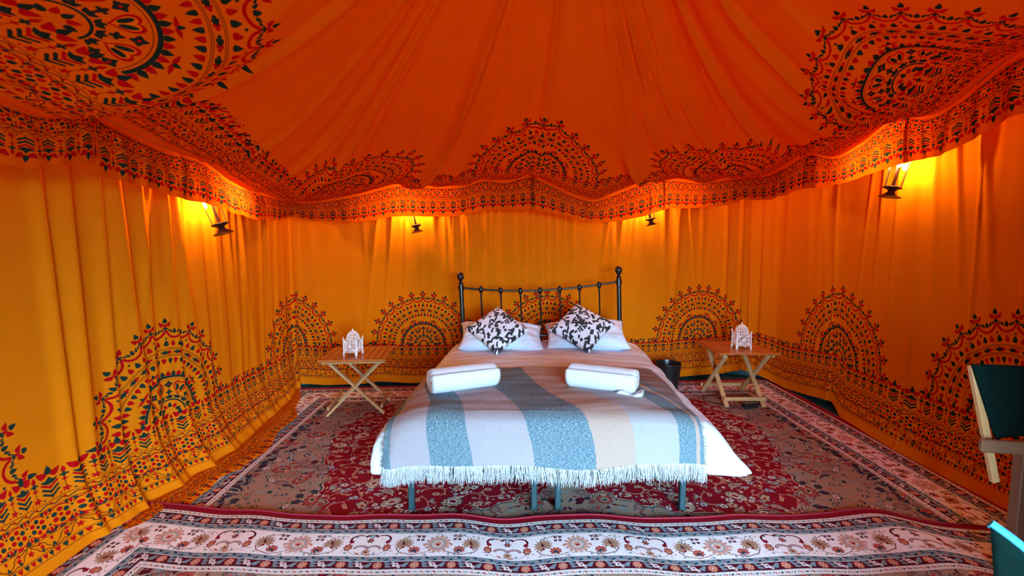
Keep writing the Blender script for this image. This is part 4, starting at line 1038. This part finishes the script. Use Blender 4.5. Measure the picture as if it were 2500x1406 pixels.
# pierced metal candle lanterns
def petal_lantern():
    t = empty('candle_lantern', (0, 0, 0)); W2, z0, z1 = .058, .030, .135
    for k in range(4):
        M = Matrix.Rotation(k * PI / 2, 4, 'Z'); mb = MB(); mb2 = MB()
        def b_(x0, z0_, x1, z1_, wd, th=.003): mb.bar((x0, -W2, z0_), (x1, -W2, z1_), th, wd, (0, 1, 0))
        b_(-W2, z0, W2, z0, .010); b_(-W2, z1, W2, z1, .012); b_(-W2 + .004, z0, -W2 + .004, z1, .009); b_(W2 - .004, z0, W2 - .004, z1, .009)
        cz = (z0 + z1) / 2; hw, hh = W2 - .010, (z1 - z0) / 2 - .008
        for sx in (-1, 1):
            for sz in (-1, 1):
                pts = []
                for i in range(13):      # petal outlines towards the corners
                    a = 2 * PI * i / 12; d = .5 + .46 * math.cos(a); wv = .26 * math.sin(a) * (1 - .35 * math.cos(a))
                    pts.append((sx * hw * (d - wv * .9), -W2, cz + sz * hh * (d + wv * .9)))
                mb.tube(pts, .0024, 5, False)
                b_(0, cz, sx * hw * .7, cz + sz * hh * .7, .004)
                q = [(sx * hw * math.cos(a) * .98, -W2, cz + sz * hh * math.sin(a) * .98) for a in np.linspace(.0, PI / 2, 7)]
                mb.tube([(sx * (hw - .3 * hw * math.sin(s_ * PI)), -W2, cz + sz * hh * s_) for s_ in np.linspace(0, 1, 7)], .0022, 5, False)
                mb.tube([(sx * hw * s_, -W2, cz + sz * (hh - .3 * hh * math.sin(s_ * PI))) for s_ in np.linspace(0, 1, 7)], .0022, 5, False)
        # flared feet and corner spikes
        for sx in (-1, 1): mb.bar((sx * (W2 - .008), -W2, z0), (sx * (W2 - .004), -W2, 0), .003, .015, (0, 1, 0))
        mb.v = [tuple(M @ Vector(v)) for v in mb.v]; mb.build('pierced_side', M_WMETAL, t)
        mb2.lathe([(.005, 0), (.006, .006), (.003, .013), (.001, .024)], (W2, W2, z1 + .004), 8); mb2.v = [tuple(M @ Vector(v)) for v in mb2.v]; mb2.build('corner_spike', M_WMETAL, t, True)
    mb = MB(); rd, zb = .053, z1 + .002
    for k in range(16):
        a = 2 * PI * k / 16; mb.tube([(rd * math.cos(e) * math.cos(a + .0), rd * math.cos(e) * math.sin(a), zb + .068 * math.sin(e)) for e in np.linspace(0, 1.5, 9)], .0019, 5, False)
        mb.tube([(rd * math.cos(e) * math.cos(a + .2 * math.sin(e * 8)), rd * math.cos(e) * math.sin(a + .2 * math.sin(e * 8)), zb + .068 * math.sin(e)) for e in np.linspace(0, 1.4, 14)], .0015, 4, False)
    for e in (0, .4, .8, 1.15): mb.tube([(rd * math.cos(e) * math.cos(a), rd * math.cos(e) * math.sin(a), zb + .068 * math.sin(e)) for a in np.linspace(0, 2 * PI, 25)], .0022, 5, False)
    mb.build('dome', M_WMETAL, t, True)
    mb = MB(); mb.lathe([(.008, .066), (.010, .071), (.005, .077), (.002, .090)], (0, 0, zb), 10); mb.build('finial', M_WMETAL, t, True)
    mb = MB(); mb.box((0, 0, z0), (.11, .11, .003)); mb.build('base_plate', M_WMETAL, t)
    mb = MB(); mb.lathe([(.019, z0 + .002), (.019, z0 + .016), (.017, z0 + .018)], (0, 0, 0), 16); c = mb.build('tealight', M_WHITE, t, True)
    return t
ca = petal_lantern(); ca.location = (-1.495, 4.22, .552); ca.rotation_euler.z = R(-10); ca.scale = (1.1,) * 3
tag(ca, 'small white pierced-metal candle lantern standing on the left wooden table', 'lantern', 'candle lanterns on the tables')
cb = copy_tree(ca); cb.location = (2.30, 4.50, .552); cb.rotation_euler.z = R(-5); cb.scale = (1.15,) * 3
tag(cb, 'small cream pierced-metal candle lantern standing on the right wooden table', 'lantern', 'candle lanterns on the tables')

# ------------------------------------------------------------------ hanging wall lanterns
def wall_lantern():
    t = empty('wall_lantern', (0, 0, 0)); n = 6
    mb = MB(); mb.lathe([(.070, 0), (.070, .004), (.048, .018), (.026, .036), (.022, .044), (.030, .056), (.056, .066), (.060, .072), (.056, .078), (.044, .080)], (0, 0, 0), 12); mb.build('base', M_BRASS, t, True)
    mb = MB()
    for k in range(n):
        a = 2 * PI * k / n; mb.tube([(.052 * math.cos(a), .052 * math.sin(a), .075), (.068 * math.cos(a), .068 * math.sin(a), .335)], .0028, 6)
    mb.build('cage_bars', M_BRASS, t, True)
    mb = MB(); mb.lathe([(.074, .333), (.078, .340), (.060, .358), (.030, .380), (.016, .395), (.006, .408)], (0, 0, 0), 12)
    mb.tube([(.014 * math.cos(a), 0, .422 + .014 * math.sin(a)) for a in np.linspace(0, 2 * PI, 14)], .0025, 6); mb.build('cap', M_BRASS, t, True)
    V, F = [], []
    for k in range(n):
        a = 2 * PI * k / n; V += [(.050 * math.cos(a), .050 * math.sin(a), .08), (.065 * math.cos(a), .065 * math.sin(a), .333)]
    for k in range(n): j = (k + 1) % n; F.append((2 * k, 2 * j, 2 * j + 1, 2 * k + 1))
    mobj('glass_pane', V, F, M_GLASS, t, smooth=False)
    mb = MB(); mb.lathe([(.004, .218), (.010, .223), (.018, .236), (.019, .248), (.013, .263), (.005, .274), (.002, .278)], (0, 0, 0), 12); mb.build('bulb', M_BULB, t, True)
    mb = MB(); mb.lathe([(.012, .076), (.008, .216), (.007, .222)], (0, 0, 0), 10); mb.build('bulb_holder', M_BRASS, t, True)
    return t
wl = wall_lantern()
spots = [((-2.115, 3.36, 1.655), (R(4), R(-17), 0), 'bronze caged lantern glowing on the left cloth wall', 1.0),
         ((-1.015, 4.92, 1.722), (R(-3), R(-12), 0), 'bronze caged lantern glowing on the back wall, left of the headboard', .95),
         ((1.535, 5.04, 1.80), (R(-3), R(-12), 0), 'bronze caged lantern glowing on the back wall, right of the headboard', .95),
         ((2.80, 3.42, 1.925), (R(4), R(10), 0), 'bronze caged lantern glowing on the right cloth wall, largest in view', 1.0)]
for i, (p, r, lb, k) in enumerate(spots):
    o = wl if i == 0 else copy_tree(wl); o.location = p; o.rotation_euler = r; o.scale = (k,) * 3; tag(o, lb, 'lantern', 'lanterns hung along the walls')

# ------------------------------------------------------------------ bin, adapter, cable
b = MB(); b.lathe([(.105, 0), (.110, .004), (.135, .27), (.141, .272), (.141, .285), (.131, .285), (.128, .27), (.103, .012), (.0, .012)], (0, 0, 0), 28, False)
bn = b.build('waste_bin', M_PLAST, None, True); bn.location = (1.72, 4.92, .012); tag(bn, 'black plastic waste bin on the floor between the bed and the right table', 'bin')
ad = empty('power_adapter', (2.30, 4.28, .012), R(14)); tag(ad, 'black power adapter block with cable under the right wooden table', 'adapter')
mb = MB(); mb.box((0, 0, .028), (.15, .065, .05), None, .008); mb.build('case', M_PLAST, ad)
mb = MB(); mb.tube([(-.075, 0, .02), (-.12, .01, .008), (-.22, .12, .006), (-.30, .28, .006), (-.22, .40, .006), (-.05, .42, .006), (.1, .5, .006)], .004, 6); mb.build('cable', M_PLAST, ad, True)

# ------------------------------------------------------------------ folding canvas chair and folded canvas with painted lit rim at the right edge
ch = empty('folding_chair', (2.35, 1.9, 0), R(0)); tag(ch, 'folding chair with dark green canvas back and wooden arms at the right edge', 'chair')
def quad(name, P, th, m, parent, **k):
    V, F = [], []; n = 12; P = [Vector(p) for p in P]
    for i in range(n + 1):
        for j in range(n + 1):
            a, b = i / n, j / n; p = P[0] * (1 - a) * (1 - b) + P[1] * a * (1 - b) + P[2] * a * b + P[3] * (1 - a) * b
            V.append(p + Vector((0, .03 * math.sin(a * PI) * 1, 0)))
    for i in range(n):
        for j in range(n): A = i * (n + 1) + j; F.append((A, A + n + 1, A + n + 2, A + 1))
    o = mobj(name, V, F, m, parent, **k); md = o.modifiers.new('t', 'SOLIDIFY'); md.thickness = th; return o
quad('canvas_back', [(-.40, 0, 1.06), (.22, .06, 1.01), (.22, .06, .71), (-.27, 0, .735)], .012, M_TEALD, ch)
for x, y, l in ((-.27, .0, 0), (.22, .06, 0)):
    mb = MB(); mb.bar((x - .11 if l == 0 and x < 0 else x, y + .012, 1.05), (x + (.035 if x < 0 else .05), y + .012, .53), .03, .022, (0, 1, 0), .003); mb.build('back_post', M_WOOD, ch)
mb = MB(); mb.bar((-.36, -.03, .715), (.32, -.16, .715), .055, .024, (0, 1, 0), .006); mb.build('armrest', M_WOODD, ch)
mb = MB(); mb.bar((.32, .30, .715), (.62, .0, .715), .055, .024, (0, 1, 0), .006); mb.build('armrest', M_WOODD, ch)
for a, b_ in (((-.09, .04, .70), (-.09, .04, .0)), ((.38, -.08, .70), (.38, -.08, 0)), ((.38, .28, .70), (.38, .28, 0)), ((.30, .30, .44), (.30, .30, 0))):
    mb = MB(); mb.bar(a, b_, .045, .045, (0, 1, 0), .004); mb.build('leg', M_WOODD, ch)
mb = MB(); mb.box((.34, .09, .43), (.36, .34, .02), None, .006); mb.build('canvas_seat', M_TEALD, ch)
# folded camp chair leaning close by
fc = empty('folded_chair', (1.5, 1.08, 0)); tag(fc, 'folded teal canvas chair with its lit edge coloured bright blue, cut off at the bottom right corner', 'chair')
P4 = [Vector(p) - Vector((1.5, 1.08, 0)) for p in ((1.325, 1.20, .79), (1.56, .98, .52), (1.72, .98, .06), (1.44, 1.20, .06))]
V, F = [], []; n = 16
for i in range(n + 1):
    for j in range(n + 1):
        a, b = i / n, j / n; p = P4[0] * (1 - a) * (1 - b) + P4[1] * a * (1 - b) + P4[2] * a * b + P4[3] * (1 - a) * b
        V.append(p + Vector((-.02, .03, 0)) * math.sin(a * PI) * math.sin(b * 2) + Vector((0, 0, .012 * math.sin(a * 7) * (1 - b))))
for i in range(n):
    for j in range(n): A = i * (n + 1) + j; F.append((A, A + n + 1, A + n + 2, A + 1))
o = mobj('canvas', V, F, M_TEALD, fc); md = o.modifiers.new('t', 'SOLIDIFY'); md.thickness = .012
mb = MB(); mb.tube([V[i * (n + 1)] for i in range(n + 1)], .013, 8); mb.build('lit_rim', M_LITRIM, o, True, label='lit top edge of the canvas, coloured bright blue')  # light along the top edge, painted as a bright blue tube
for q in (V[-1],):
    top = V[0] if q is V[n] else V[n * (n + 1)]
    mb = MB(); mb.bar(Vector((q.x, q.y, 0)) + Vector((.01, -.02, .0)), top + Vector((.01, -.02, -.02)), .024, .024, (0, 1, 0), .003); mb.build('pole', M_WOODD, fc)
